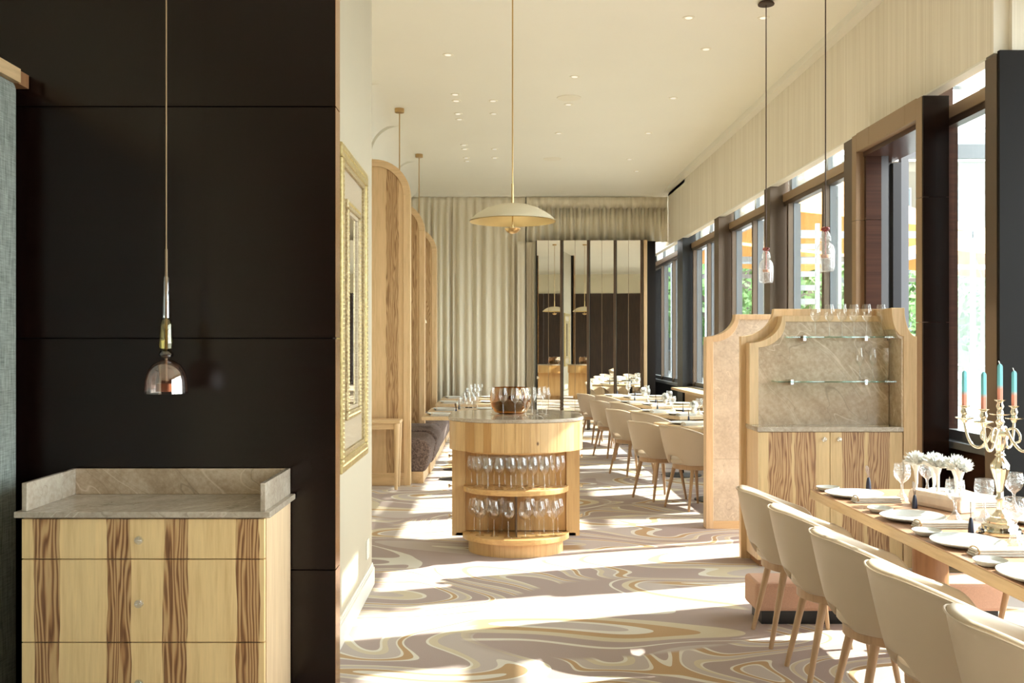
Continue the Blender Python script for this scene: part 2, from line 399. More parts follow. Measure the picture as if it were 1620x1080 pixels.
# pelmet
S(B('wall_pelmet', 'pelmet_textile', XR, XR+.10, 6.37, 21.8, 3.44, CH), 'beige striped textile pelmet above the window wall', 'wall')
S(B('trim_5', 'white_paint', XR+.002, XR+.098, 6.47, 21.8, 3.425, 3.44), 'thin white lower edge of the textile pelmet', 'trim')
S(B('wall_pelmet_return', 'pelmet_textile_return', XR+.10, 4.6, 6.33, 6.43, 3.44, CH), 'beige textile pelmet face turning toward the right edge', 'wall')
S(B('trim_6', 'white_paint', XR-.10, XR, 6.33, 18.6, CH-.075, CH), 'cream ceiling moulding along the pelmet top', 'trim')
S(B('wall_right_upper', 'cream_wall', XR+.10, XG+.2, 6.45, 21.8, 3.85, CH), 'upper window wall behind the pelmet', 'wall')
S(B('wall_right_dark', 'charcoal_wall', 3.205, 4.6, 6.30, 6.33, 0, 3.44), 'dark grey wall face at the right edge', 'wall')
S(B('wall_right_dark_core', 'charcoal_wall', 3.5, 4.6, 6.33, 6.48, 0, 3.44), 'core of the dark wall at right', 'wall')
# columns
for i, (y0, y1, m, lab) in enumerate(((6.33, 6.48, 'bronze', 'brown metal column beside the dark right wall'), (8.87, 9.126, 'bronze', 'brown metal column beyond the door portal'),
        (11.6, 11.86, 'bronze', 'brown metal column in the middle of the window wall'), (14.3, 14.6, 'bronze', 'slim brown metal column far along the windows'), (17.1, 17.6, 'black_steel', 'black column near the far end of the windows'))):
    S(MB().box(XR, XG+.14, y0, y1, 0, 3.424).box(XR+.102, XG+.14, max(y0, 6.44), y1, 3.424, 3.85).build('pillar_%d' % (i+1), m), lab, 'column')
# windows
def window(n, y0, y1, muls, lab, sill=.86, xg=XG, top=3.85):
    wd = S(thing('window_%d' % n, lab, 'window', (xg, (y0+y1)/2, sill)))
    B('sill', 'grey_frame', xg-.12, xg+.10, y0, y1, sill-.05, sill, wd)
    B('bottom_rail', 'grey_frame', xg-.03, xg+.05, y0, y1, sill, sill+.07, wd)
    B('transom', 'bronze_light', xg-.05, xg+.06, y0, y1, 3.24, 3.33, wd)
    B('lower_transom', 'bronze', xg-.035, xg+.05, y0, y1, 3.19, 3.24, wd)
    ys = [y0]+list(muls)+[y1]
    for y in muls:
        B('mullion', 'bronze', xg-.06, xg+.0, y-.035, y+.035, sill, 3.19, wd)
        B('mullion_outer', 'grey_frame', xg, xg+.08, y-.045, y+.045, sill, 3.19, wd)
        B('upper_mullion', 'grey_frame', xg-.02, xg+.05, y-.04, y+.04, 3.33, top, wd)
    for a, b in zip(ys[:-1], ys[1:]):
        B('jamb', 'grey_frame', xg-.025, xg+.06, a+.001, a+.045, sill+.07, 3.19, wd)
        B('pane', 'window_glass', xg+.004, xg+.012, a+.035, b-.035, sill+.06, 3.20, wd)
        B('upper_pane', 'window_glass', xg+.004, xg+.012, a+.03, b-.03, 3.32, top, wd)
    return wd
window(1, 6.48, 7.40, [], 'tall narrow window beside the dark right wall')
window(2, 8.66, 8.87, [], 'narrow glazing strip between door portal and column')
window(3, 9.126, 11.6, [10.14, 11.38], 'wide window bay nearest the door portal')
window(4, 11.86, 14.3, [12.95, 14.10], 'middle window bay behind the hanging pendant')
window(5, 14.6, 17.1, [15.75, 16.9], 'far window bay before the black column')
window(6, 17.6, 21.8, [18.9, 20.2], 'last window bay beyond the black column')
S(B('wall_right', 'charcoal_wall', XG-.06, XG+.12, 8.62, 21.8, 0, .81), 'dark parapet below the far windows', 'wall')
S(B('wall_right_near', 'dark_red_panel', XG-.02, XG+.12, 6.48, 7.40, 0, .81), 'brown parapet below the narrow window', 'wall')
S(B('trim_7', 'ash_depth', XG-.42, XG-.14, 9.2, 17.0, .80, .84), 'wooden ledge along the far windows', 'ledge')
window(7, 3.96, 6.30, [5.2], 'window bay beside the long dining table', xg=4.32, sill=.5)
window(8, 1.38, 3.74, [2.6], 'window bay at the near end of the dining table', xg=4.32, sill=.5)
window(9, -1.20, 1.16, [0.0], 'unseen window bay added beside the photographer to light the sideboard', xg=4.32, sill=.5)  # bay opened out of view to brighten the sideboard front
for i, y in enumerate((1.16, 3.74)): S(B('pillar_%d' % (6+i), 'bronze', 4.2, 4.48, y, y+.22, 0, CH), ['brown metal column behind the photographer', 'brown metal column outside the right frame edge'][i], 'column')
S(B('wall_right_low', 'charcoal_wall', 4.26, 4.44, -1.20, 6.30, 0, .45), 'low parapet of the near window wall', 'wall')
S(B('wall_right_high', 'cream_wall', 4.26, 4.5, -1.20, 6.33, 3.85, CH), 'upper part of the near window wall', 'wall')
S(B('wall_right_solid', 'dark_wainscot', 4.26, 4.5, -4.0, -1.20, 0, CH), 'dark wood wall beside the photographer', 'wall')
# door portal
XP = 3.05
po = S(thing('door_portal', 'brown metal clad door portal projecting from the window wall', 'portal', (XP, 7.8, 0)))
for z0, z1 in ((0, 1.72), (1.72, 2.62), (2.62, 3.35)):
    B('panel', 'dark_panel', XP+.004, 3.24, 7.085, 7.10, z0+.002, z1-.002, po)
    B('far_panel', 'dark_red_panel', XP+.07, 3.25, 8.36, 8.40, z0+.002, z1-.002, po)
    B('jamb', 'bronze_light', XP, XP+.055, 7.10, 7.20, z0+.002, z1-.002, po)
    B('far_jamb', 'bronze_light', XP, XP+.07, 8.40, 8.50, z0+.002, z1-.002, po)
for a, b in ((7.20, 7.40), (7.40, 8.12), (8.12, 8.40)): B('header', 'bronze_light', XP, XP+.06, a+.002, b-.002, 3.20, 3.355, po)
B('soffit', 'dark_red_panel', XP+.06, 3.24, 7.13, 8.40, 3.16, 3.20, po); B('door_head', 'dark_red_panel', 3.24, 3.46, 7.50, 8.64, 3.16, 3.85, po)
B('roof', 'dark_panel', XP+.06, 3.24, 7.101, 8.62, 3.24, 3.35, po)
B('near_reveal', 'dark_red_panel', XP+.06, 3.20, 7.13, 7.22, 0, 3.16, po); B('side_wall', 'dark_panel', 3.20, 3.24, 7.13, 7.42, 0, 3.24, po); B('door_jamb', 'dark_red_panel', 3.20, 3.46, 7.42, 7.50, 0, 3.24, po)
B('door_frame', 'grey_frame', 3.25, 3.31, 8.36, 8.44, 0, 3.20, po)
B('back_panel', 'dark_panel', 3.12, 3.33, 8.44, 8.62, 0, 3.24, po)
dr = S(thing('door_1', 'open glazed door leaf standing outside the portal', 'door', (3.5, 8.6, 0)))
B('edge', 'black_steel', 3.43, 3.50, 8.56, 8.64, .02, 3.14, dr); B('stile', 'grey_frame', 3.50, 3.565, 8.56, 8.62, .02, 3.30, dr)
B('stile', 'grey_frame', 4.30, 4.40, 8.56, 8.62, .02, 3.30, dr); B('rail', 'grey_frame', 3.565, 4.30, 8.56, 8.62, 3.18, 3.30, dr)
B('rail', 'grey_frame', 3.565, 4.30, 8.56, 8.62, .02, .2, dr); B('pane', 'window_glass', 3.56, 4.31, 8.585, 8.593, .19, 3.19, dr)
# ================================================================== OUTSIDE
S(B('terrace_floor', 'asphalt_outside', 4.5, 90, -30, 120, -.15, -.05), 'grey terrace ground outside the windows', 'ground')
S(B('terrace_floor_edge', 'asphalt_outside', 3.55, 4.5, 6.5, 120, -.15, -.05), 'grey terrace ground close to the windows', 'ground')
for k, (x0, y0) in enumerate(((7.6, 27.0), (7.6, 35.5), (17.0, 38.0))):
    aw = thing('awning', ['orange fabric awning on grey frame nearest the glass outside', 'second orange awning behind the first outside', 'farthest orange awning on the terrace'][k], 'awning', (x0, y0, 0), 0, 'orange awnings on the terrace')
    m = MB(); x1, y1 = x0+5.4, y0+7.6
    m.add([(x0, y0, 5.3), (x1, y0, 4.7), (x1, y1, 4.7), (x0, y1, 5.3), ((x0+x1)/2, (y0+y1)/2, 6.9)], [(0, 1, 4), (1, 2, 4), (2, 3, 4), (3, 0, 4)])
    cl = m.build('canopy', 'awning', aw); sd = cl.modifiers.new('thick', 'SOLIDIFY'); sd.thickness = .012
    for (x, y, z) in ((x0, y0, 5.3), (x1, y0, 4.7), (x1, y1, 4.7), (x0, y1, 5.3)):
        MB().box(x-.05, x+.05, y-.05, y+.05, -.05, z).build('post', 'steel_outside', aw)
        MB().tube([(x, y, z-.03), ((x0+x1)/2, (y0+y1)/2, 6.82)], .035, 6).build('rafter', 'steel_outside', aw)
    B('beam', 'steel_outside', x0, x1, y0-.05, y0+.05, 4.5, 4.68, aw); B('beam', 'steel_outside', x0, x1, y1-.05, y1+.05, 4.5, 4.68, aw)
    B('beam', 'steel_outside', x0-.05, x0+.05, y0, y1, 5.1, 5.28, aw)
pg = thing('steel_pergola', 'grey steel pergola frame outside the narrow window', 'pergola', (6.5, 11.5, -.05))
for x in (4.9, 9.2):
    for y in (10.9, 14.3): B('post', 'steel_outside', x-.06, x+.06, y-.06, y+.06, -.05, 4.4, pg)
for y in (10.9, 14.3): B('beam', 'steel_outside', 4.6, 9.6, y-.08, y+.08, 4.4, 4.62, pg)
for x in (5.0, 7.1, 9.2): B('rafter', 'steel_outside', x-.05, x+.05, 10.4, 14.8, 4.62, 4.72, pg)
for k, (x, y) in enumerate(((7.0, 23.0), (6.2, 27.2))):
    sc_ = thing('slatted_screen', ['nearer white slatted screen tower outside the windows', 'farther white slatted screen tower outside the windows'][k], 'screen', (x, y, -.05), 0, 'white slatted screens outside')
    for dx in (-.45, .45): B('post', 'steel_outside', x+dx-.04, x+dx+.04, y-.04, y+.04, -.05, 4.4, sc_)
    for j in range(7): B('slat', 'slat_outside', x-.41, x+.41, y-.02, y+.02, 2.2+j*.32, 2.33+j*.32, sc_)
rl = thing('terrace_railing', 'dark terrace railing with horizontal bars outside', 'railing', (9, 14, -.05))
for y in range(6, 40, 4): B('post', 'steel_outside', 10.96, 11.04, y-.04, y+.04, -.05, 1.1, rl)
for z in (.3, .6, .9, 1.1): B('bar', 'steel_outside', 10.98, 11.02, 6, 38, z-.02, z+.02, rl)
bd = thing('backdrop_building', 'invented beige backdrop building filling the sky far beyond the terrace', 'building', (24, 66, -.05))  # backdrop added to cover the overbright sky behind the glass, windows invented too
B('wall', 'beige_outside', 4, 60, 64, 70, -.05, 13.5, bd); B('cornice', 'white_outside', 3.8, 60.2, 63.7, 70.2, 13.5, 13.9, bd)
for f_ in range(3):
    for q in range(14):
        wi = B('window', 'grey_frame', 6+q*3.8, 7.8+q*3.8, 63.92, 64.0, 1.2+f_*4.1, 3.6+f_*4.1, bd); B('pane', 'window_dark', 6.1+q*3.8, 7.7+q*3.8, 63.88, 63.92, 1.3+f_*4.1, 3.5+f_*4.1, wi)
def tree(x, y, h, r, lab, seed):
    rnd = random.Random(seed); t = thing('tree', lab, 'tree', (x, y, -.05), 0, 'trees outside the windows')
    MB().tube([(x, y, -.05), (x+.1, y, h*.4), (x-.1, y+.1, h*.75)], [.22, .16, .07], 8).build('trunk', 'trunk', t, True)
    m = MB()
    for i in range(900):
        th = rnd.uniform(0, 2*PI); cz = rnd.uniform(-1, 1); q = rnd.uniform(.55, 1)*r*(1+.25*math.sin(3*th+seed)*cz)
        s_ = math.sqrt(1-cz*cz); p = Vector((x+q*s_*math.cos(th), y+q*s_*math.sin(th), h*.62+cz*q*h*.42/r))
        a = Vector((rnd.gauss(0, 1), rnd.gauss(0, 1), rnd.gauss(0, 1))).normalized()*rnd.uniform(.18, .34); b_ = a.orthogonal().normalized()*rnd.uniform(.12, .22)
        m.add([p-a, p+b_, p+a, p-b_], [(0, 1, 2, 3)])
    o = m.build('foliage', 'foliage', t); o['kind'] = 'stuff'
    return t
for k, (x, y, h, r) in enumerate(((10.5, 50, 5.6, 2.6), (16.5, 50, 6.2, 2.9), (22.5, 50, 6.0, 2.9), (27.0, 45, 6.4, 3.0), (17.0, 23, 5.4, 2.3), (17.2, 29.5, 5.6, 2.4), (13.0, 60, 6.6, 3.2), (22.6, 34.5, 6.2, 2.9))):
    tree(x, y, h, r, ['bushy green tree seen through the far window bay', 'rounded tree seen through the middle window bay', 'leafy tree outside beside the slatted screen', 'tall tree outside the wide window bay', 'tree nearest the door portal outside', 'tall leafy tree outside the open door', 'most distant tree beyond the terrace', 'tree outside behind the open door leaf'][k], k+3)
# ================================================================== FURNITURE, LARGE
# --- sideboard
def sideboard():
    Yf, Yb = 3.885, 4.355; x0, x1 = -1.877, -.917
    t = thing('sideboard', 'tall striped wood sideboard with marble tray top at left', 'sideboard', ((x0+x1)/2, (Yf+Yb)/2, 0))
    B('body', 'ash_pale', x0+.002, x1, Yf+.022, Yb, .05, .872, t)
    B('plinth', 'charcoal_wall', x0+.03, x1-.03, Yf+.06, Yb, 0, .05, t)
    for z0, z1, kz in ((.712, .868, .789), (.384, .708, .541), (.06, .380, .228)):
        d = B('drawer', 'sideboard_wood', x0, x1-.004, Yf, Yf+.02, z0, z1, t, .0015)
        kx = (223-VX)*Yf/F
        k = MB().lathe([(.004, 0), (.006, .008), (.014, .014), (.018, .022), (.016, .031), (.008, .036)], 12)
        k.v = [(kx+x, Yf-z, kz+y) for x, y, z in k.v]
        k.build('knob', 'crystal', d)
    B('marble_slab', 'marble_top', x0-.026, x1+.022, Yf-.012, Yb, .874, .898, t, .003)
    B('tray_back', 'marble', x0+.02, x1-.02, Yb-.02, Yb, .898, 1.01, t, .002)
    B('tray_side', 'marble_top', x0, x0+.02, Yf, Yb, .898, 1.01, t, .002)
    B('tray_side', 'marble_top', x1-.02, x1, Yf, Yb, .898, 1.01, t, .002)
sideboard()
# --- gilded mirror
def gilded():
    y0, y1, z0, z1 = 4.935, 5.915, .905, 2.575; xw = -.82
    t = thing('gilded_mirror', 'large ornate gold framed mirror on the cream wall', 'mirror', (xw, (y0+y1)/2, z0))
    def ring(name, mat, ins, wd, xa, xb, bev=.003):
        m = MB(); a, b, c_, d = y0+ins, y1-ins, z0+ins, z1-ins
        for (p, q, r_, s_) in ((a, b, d-wd, d), (a, b, c_, c_+wd), (a, a+wd, c_+wd, d-wd), (b-wd, b, c_+wd, d-wd)): m.box(xa, xb, p, q, r_, s_)
        return m.build(name, mat, t, bev=bev)
    B('backing', 'frame_taupe', xw, xw+.012, y0+.01, y1-.01, z0+.01, z1-.01, t)
    ring('outer_frame', 'gold_rope', 0, .075, xw, xw+.042, .008)
    ring('outer_step', 'gold_ornate', .07, .03, xw, xw+.032)
    ring('textured_band', 'frame_taupe', .10, .15, xw, xw+.016, 0)
    ring('inner_frame', 'gold_ornate', .25, .05, xw, xw+.034, .008)
    ring('inner_step', 'frame_taupe', .30, .02, xw, xw+.024)
    B('mirror_glass', 'mirror_gold_room', xw+.012, xw+.015, y0+.31, y1-.31, z0+.31, z1-.31, t)
    m = MB()
    for ins, st, rr, xx in ((.038, .024, .012, xw+.0405), (.272, .02, .009, xw+.034)):
        a, b, c_, d = y0+ins, y1-ins, z0+ins, z1-ins
        pts = []
        for i in range(int((b-a)/st)+1): pts += [(a+i*st, c_), (a+i*st, d)]
        for i in range(1, int((d-c_)/st)): pts += [(a, c_+i*st), (b, c_+i*st)]
        for y, z in pts:
            m.add([(xx+rr*.5, y, z), (xx, y-rr, z-rr*.4), (xx, y-rr*.4, z+rr), (xx, y+rr, z+rr*.4), (xx, y+rr*.4, z-rr)], [(0, 1, 2), (0, 2, 3), (0, 3, 4), (0, 4, 1)])
    o = m.build('beading', 'gold_rope', t); o['kind'] = 'stuff'
gilded()
# --- arched wooden screens
def fin(Y, xr, zt, mat, lab):
    t = thing('arched_screen', lab, 'screen', ((XA+xr)/2, Y, 0), 0, 'arched wooden screens')
    xl, r, w_, th = XA, .40, .075, .14
    def outl(i):
        q = r-i
        return [(xr-r+q*math.sin(a*PI/24), zt-r+q*math.cos(a*PI/24)) for a in range(13)]
    A, Bn = outl(0), outl(w_)
    MB().strip([(xl, zt)]+A, [(xl, zt-w_)]+Bn, 'y', Y, Y+th).build('arch_rail', 'ash_horizontal', t, bev=.002)
    B('edge_post', 'ash', xr-w_, xr, Y, Y+th, .0, zt-r, t, .002)
    B('bottom_rail', 'ash_horizontal', xl, xr-w_, Y, Y+th, 0, .14, t, .002)
    inn = [(xl, .14), (xr-w_, .14)]+[(x, z) for x, z in reversed(outl(w_))]+[(xl, zt-w_)]
    MB().prism(inn, 'y', Y+.018, Y+th-.018).build('panel', mat, t)
fin(10.94, -.975, 3.62, 'fin_wood', 'nearest tall arched wooden screen with dark grain stripe')
fin(13.1, -.975, 3.47, 'fin_wood_far', 'second arched wooden screen behind the nearest one')
fin(15.65, -.975, 3.44, 'fin_wood_far', 'farthest arched wooden screen by the curtain')
# --- console table
t = thing('console_table', 'slim wooden console table against the nearest arched screen', 'table', (-1.35, 10.7, 0))
B('top', 'ash_horizontal', -1.69, -1.055, 10.60, 10.92, .715, .747, t, .006)
B('apron', 'ash_horizontal', -1.66, -1.10, 10.63, 10.66, .65, .715, t)
for x in (-1.66, -1.09):
    for y in (10.63, 10.89): MB().tube([(x, y, .715), (x+(.0 if x < -1.3 else -.01), y, 0)], [.032, .017], 12).build('leg', 'ash', t, True)
# --- banquettes with plush seats
def bench(y0, y1, xf, zt, lab):
    t = thing('banquette', lab, 'bench', ((XA+xf)/2, (y0+y1)/2, 0), 0, 'plush banquettes along the alcove')
    B('plinth', 'ash_depth', XA+.02, xf-.09, y0+.02, y1, 0, .13, t)
    r = .15; zb = .13
    pf = [(XA+.02, zb), (xf-.10, zb)]+[(xf-.10+.07*math.sin(a*PI/16), zb+.12-.12*math.cos(a*PI/16)) for a in range(1, 9)]
    pf += [(xf-r+r*math.cos(a*PI/16), zt-r+r*math.sin(a*PI/16)) for a in range(1, 9)]+[(XA+.02, zt)]
    MB().prism(pf, 'y', y0, y1).build('seat', 'plush', t, bev=.03, seg=3)
    B('backrest', 'plush', XA+.02, XA+.20, y0+.02, y1-.02, zt, 1.02, t, .04)
bench(11.12, 11.95, -.755, .51, 'nearest brown plush banquette seat beside the arched screen')
bench(11.97, 13.04, -.735, .53, 'second brown plush banquette behind the nearest one')
bench(13.28, 15.6, -.745, .52, 'brown plush banquette between the second and third screens')
bench(15.83, 18.2, -.745, .52, 'farthest brown plush banquette near the curtain')
# --- curtains
def curtain(x0, x1, y, z0, z1, lab, pl=.13, amp=.045, seed=1, mat='curtain_cloth'):
    rnd = random.Random(seed); n = int((x1-x0)/.011); ph = [rnd.uniform(-.6, .6) for _ in range(int((x1-x0)/pl)+3)]
    zs = [z0, z0+(z1-z0)*.35, z0+(z1-z0)*.75, z1-.22, z1-.11, z1-.10, z1]
    am = [1.15, 1.05, .95, .7, .35, .30, .30]
    vs = []; fs = []
    for j, (z, a) in enumerate(zip(zs, am)):
        for i in range(n+1):
            x = x0+(x1-x0)*i/n; q = (x-x0)/pl; k = int(q); fq = q-k
            p = ph[k]*(1-fq)+ph[k+1]*fq
            s_ = math.sin(2*PI*q+p*2.0)
            s_ = math.copysign(abs(s_)**.75, s_)+.35*math.sin(4.3*q+p*(1+j*.15))
            vs.append((x, y+a*amp*s_, z))
    for j in range(len(zs)-1):
        for i in range(n): fs.append((j*(n+1)+i, j*(n+1)+i+1, (j+1)*(n+1)+i+1, (j+1)*(n+1)+i))
    o = MB().add(vs, fs).build('curtain', mat); tag(o, lab, 'curtain', 'cream curtains on the far wall')
    o.data.polygons.foreach_set('use_smooth', [True]*len(o.data.polygons))
    sd = o.modifiers.new('thick', 'SOLIDIFY'); sd.thickness = .006
    return o
ZC = 4.355
curtain(XA+.01, -.86, YB, .02, ZC, 'narrow pleated cream curtain at the alcove corner', seed=2)
curtain(-.855, .51, YB, .02, ZC, 'wide pleated cream curtain behind the dome pendant', pl=.17, seed=3)
curtain(.535, 3.19, YB-.02, 3.505, ZC, 'short pleated cream valance above the folding mirrors', pl=.15, amp=.035, seed=4)
curtain(.36, .50, YB-.16, .02, 3.50, 'flat edge drop of cream curtain left of the mirrors', pl=.14, amp=.012, seed=5)
curtain(.53, .70, YB-.06, .02, 3.50, 'shaded brownish curtain fold beside the first mirror', pl=.05, amp=.02, seed=6)
# --- folding mirrors
for k in range(4):
    xa = (849+42.2*k-VX)*18.25/F; dl = math.radians((4.2, 6.6, 4.9, 7.1)[k])
    t = thing('folding_mirror', ['first', 'second', 'third', 'fourth'][k]+' tall folding mirror pair counted from the curtain', 'mirror', (xa, 18.25, 0), -dl, 'folding mirrors on the far wall')
    wp = .218
    for j in range(2):
        p = MB().box(j*wp+.004, (j+1)*wp-.002, 0, .012, .02, 3.50).build('pane', 'mirror', t, off=(0, 0, 0))
        MB().box((j+1)*wp-.003, (j+1)*wp+.003, -.004, .016, .02, 3.50).build('seam_bar', 'bronze_light', t, off=(0, 0, 0))
    MB().box(2*wp, 2*wp+.04, -.012, .03, 0, 3.50).build('edge_post', 'bronze', t, off=(0, 0, 0))
    MB().box(-.012, .004, -.008, .02, 0, 3.50).build('edge_bar', 'black_steel', t, off=(0, 0, 0))
B('mirror_post', 'ash', 2.685, 2.745, 18.15, 18.25, 0, 3.50); tag(bpy.data.objects['mirror_post'], 'pale wooden post between last mirror and black pillar', 'post')
# --- bar island
def island():
    cx, hw, yf, ym, yn, yb = .135, .505, 7.10, 7.50, 7.92, 8.30
    t = thing('bar_island', 'rounded pine bar island with marble top and glass shelves', 'bar counter', (cx, 7.7, 0))
    def outline(d, n=40):
        P = [(cx-(hw+d)*math.cos(PI*i/n), ym-(ym-yf+d)*math.sin(PI*i/n)) for i in range(n+1)]
        P += [(cx+(hw+d)*math.cos(PI*i/n), yn+(yb-yn+d)*math.sin(PI*i/n)) for i in range(n+1)]
        return P
    MB().prism(outline(.008), 'z', .992, 1.018).build('marble_top', 'marble_top', t, bev=.006)
    MB().prism(outline(-.03), 'z', .79, .992).build('apron_core', 'pine', t)
    # staves of the apron, one by one
    P = outline(0, 400); P.append(P[0]); L = [0]
    for a, b in zip(P[:-1], P[1:]): L.append(L[-1]+math.hypot(b[0]-a[0], b[1]-a[1]))
    def at(s_):
        lo = max(i for i, l in enumerate(L) if l <= s_+1e-9); lo = min(lo, len(P)-2)
        f_ = (s_-L[lo])/max(L[lo+1]-L[lo], 1e-9); a, b = P[lo], P[lo+1]; return (a[0]+(b[0]-a[0])*f_, a[1]+(b[1]-a[1])*f_)
    rnd = random.Random(4); s_ = 0
    while s_ < L[-1]-.03:
        wd = rnd.choice((.05, .06, .075, .085, .10)); e = min(s_+wd, L[-1])
        q = [at(s_+.0006+(e-s_-.0012)*i/3) for i in range(4)]
        inn = [(cx+(x-cx)*.93, 7.7+(y-7.7)*.955) for x, y in q]
        zj = 0
        MB().strip(q, inn, 'z', .776, .990).build('stave', rnd.choice(('pine', 'pine', 'pine_dark')), t)
        s_ = e
    # body: sides, back, niche
    bl, br = cx-.485, cx+.485
    B('side_panel', 'pine', bl, bl+.03, ym+.0, yn+.02, .108, .79, t); B('side_panel', 'pine', br-.03, br, ym, yn+.02, .108, .79, t)
    B('front_stile', 'pine', bl+.03, cx-.385, ym, ym+.03, .108, .79, t); B('front_stile', 'pine', cx+.385, br-.03, ym, ym+.03, .108, .79, t)
    xs = [cx-.385+.77*i/9 for i in range(10)]
    for a, b in zip(xs[:-1], xs[1:]): B('back_plank', 'pine', a+.0007, b-.0007, ym+.012, ym+.04, .145, .79, t) if int(a*50) % 3 else B('back_plank', 'pine_dark', a+.0007, b-.0007, ym+.012, ym+.04, .145, .79, t)
    B('back_panel', 'pine', bl+.03, br-.03, yn-.01, yn+.02, .108, .79, t)
    B('floor_board', 'pine_shelf', bl+.03, br-.03, ym, yn-.01, .108, .13, t)
    for sx, xx in ((-1, bl), (1, br)):
        for z in (.70, .47, .24):
            k = MB().lathe([(.005, 0), (.005, .018), (.013, .022), (.014, .032), (.008, .036)], 12)
            k.v = [(xx+sx*z_, 7.62+x, z+y) for x, y, z_ in k.v]; k.build('knob', 'silver', t, True)
    def half(hw_, d): return [(cx-hw_*math.cos(PI*i/28), ym+.012-d*math.sin(PI*i/28)) for i in range(29)]
    MB().prism(half(.40, .33), 'z', .452, .492).build('shelf', 'pine_shelf', t, bev=.005)
    MB().prism(half(.405, .36), 'z', .098, .140).build('shelf', 'pine_shelf', t, bev=.006)
    MB().prism(half(.385, .30), 'z', .752, .776).build('shelf', 'pine_shelf', t, bev=.004)
    B('divider', 'bronze', cx-.006, cx+.006, ym-.24, ym+.01, .141, .451, t)
    pl = half(.36, .31)+[(cx+.36, yn-.05), (cx-.36, yn-.05)]
    MB().prism(pl, 'z', 0, .107).build('plinth', 'pine', t)
island()
# --- shelf cabinet with stone back
def scallop(xl, zt, dx, dz, sgn=1):
    # concave corner from (xl, zt-dz) to (xl+dx, zt)
    return [(xl+sgn*dx*(1-math.cos(a*PI/24)), zt-dz+dz*math.sin(a*PI/24)) for a in range(13)]
def concave(xl, zt, dx, dz, sgn=1):
    return [(xl+sgn*dx*math.sin(a*PI/24), zt-dz+dz*(1-math.cos(a*PI/24))) for a in range(13)]
def cabinet():
    yf = 6.88; x0, x1 = 1.813, 2.823
    t = thing('shelf_cabinet', 'tall wooden shelf cabinet with stone niche beside the dining table', 'cabinet', (2.35, 7.0, 0))
    # back board with concave corners
    A = concave(1.773, 1.82, .24, .20); Bc = concave(2.92, 1.82, .10, .20, -1)
    MB().prism([(1.773, 0)]+A+list(reversed(Bc))+[(2.92, 0)], 'y', 7.20, 7.255).build('back_board', 'ash', t, bev=.003)
    # inner ring
    A1 = concave(1.807, 1.766, .235, .195); A2 = concave(1.873, 1.723, .195, .185)
    MB().strip([(1.807, .984)]+A1+[(2.80, 1.766)], [(1.873, .984)]+A2+[(2.80, 1.723)], 'y', 7.09, 7.20).build('niche_frame', 'ash', t, bev=.003)
    MB().prism([(1.873, .984)]+A2+[(2.815, 1.723), (2.815, .984)], 'y', 7.105, 7.20).build('stone_back', 'marble', t)
    # right fin
    O = concave(2.922, 1.815, .085, .20, -1); I = concave(2.83, 1.815, .085, .20, -1)
    MB().prism([(2.83, 0)]+I+list(reversed(O))+[(2.922, 0)], 'y', yf, 7.20).build('side_fin', 'ash', t, bev=.003)
    Q = concave(2.818, 1.72, .05, .12, -1)
    MB().prism([(2.818, .984)]+Q+[(2.83, 1.72), (2.83, .984)], 'y', yf+.01, 7.105).build('side_stone', 'marble', t)
    B('body', 'ash_pale', x0, x1, yf+.022, 7.20, .055, .95, t); B('plinth', 'column_wood', x0+.03, x1-.01, yf+.06, 7.20, 0, .055, t)
    B('counter', 'marble_top', x0-.006, x1+.004, yf-.008, 7.20, .952, .984, t, .003)
    B('edge_strip', 'ash', x0, x0+.004, yf, yf+.022, .057, .95, t)
    for a, b, kx in ((x0+.005, 2.314, 2.269), (2.318, x1, 2.373)):
        d = B('door', 'cabinet_wood', a, b, yf, yf+.020, .057, .948, t, .0015)
        k = MB().lathe([(.004, 0), (.006, .008), (.015, .014), (.019, .022), (.016, .031), (.008, .036)], 12)
        k.v = [(kx+x, yf-z, .90+y) for x, y, z in k.v]; k.build('knob', 'crystal', d)
    for z, a in ((1.607, 2.06), (1.293, 1.97)):
        g = B('glass_shelf', 'shelf_glass', a, 2.80, 6.93, 7.10, z, z+.009, t)
        for x in (a+.13, 2.63, 2.79): MB().box(x-.012, x+.012, 7.04, 7.105, z-.022, z+.018).build('bracket', 'chrome', t, bev=.003)
cabinet()
t = thing('stone_screen', 'pale stone screen framed in wood behind the shelf cabinet', 'screen', (2.36, 8.4, 0))
A = concave(1.764, 1.818, .25, .19); A2 = concave(1.825, 1.775, .215, .19)
Ar = concave(2.955, 1.818, .25, .19, -1); A2r = concave(2.895, 1.775, .215, .19, -1)
MB().strip([(1.764, 0)]+A+list(reversed(Ar))+[(2.955, 0)], [(1.825, 0)]+A2+list(reversed(A2r))+[(2.895, 0)], 'y', 8.36, 8.475).build('frame', 'ash_pale', t, bev=.003)
B('bottom_rail', 'ash_horizontal', 1.825, 2.895, 8.36, 8.475, 0, .065, t)
B('stone_slab', 'stone_pale', 1.825, 2.895, 8.372, 8.46, .066, .589, t)
MB().prism([(1.825, .591)]+A2+list(reversed(A2r))+[(2.895, .591)], 'y', 8.372, 8.46).build('stone_slab', 'stone_pale', t)
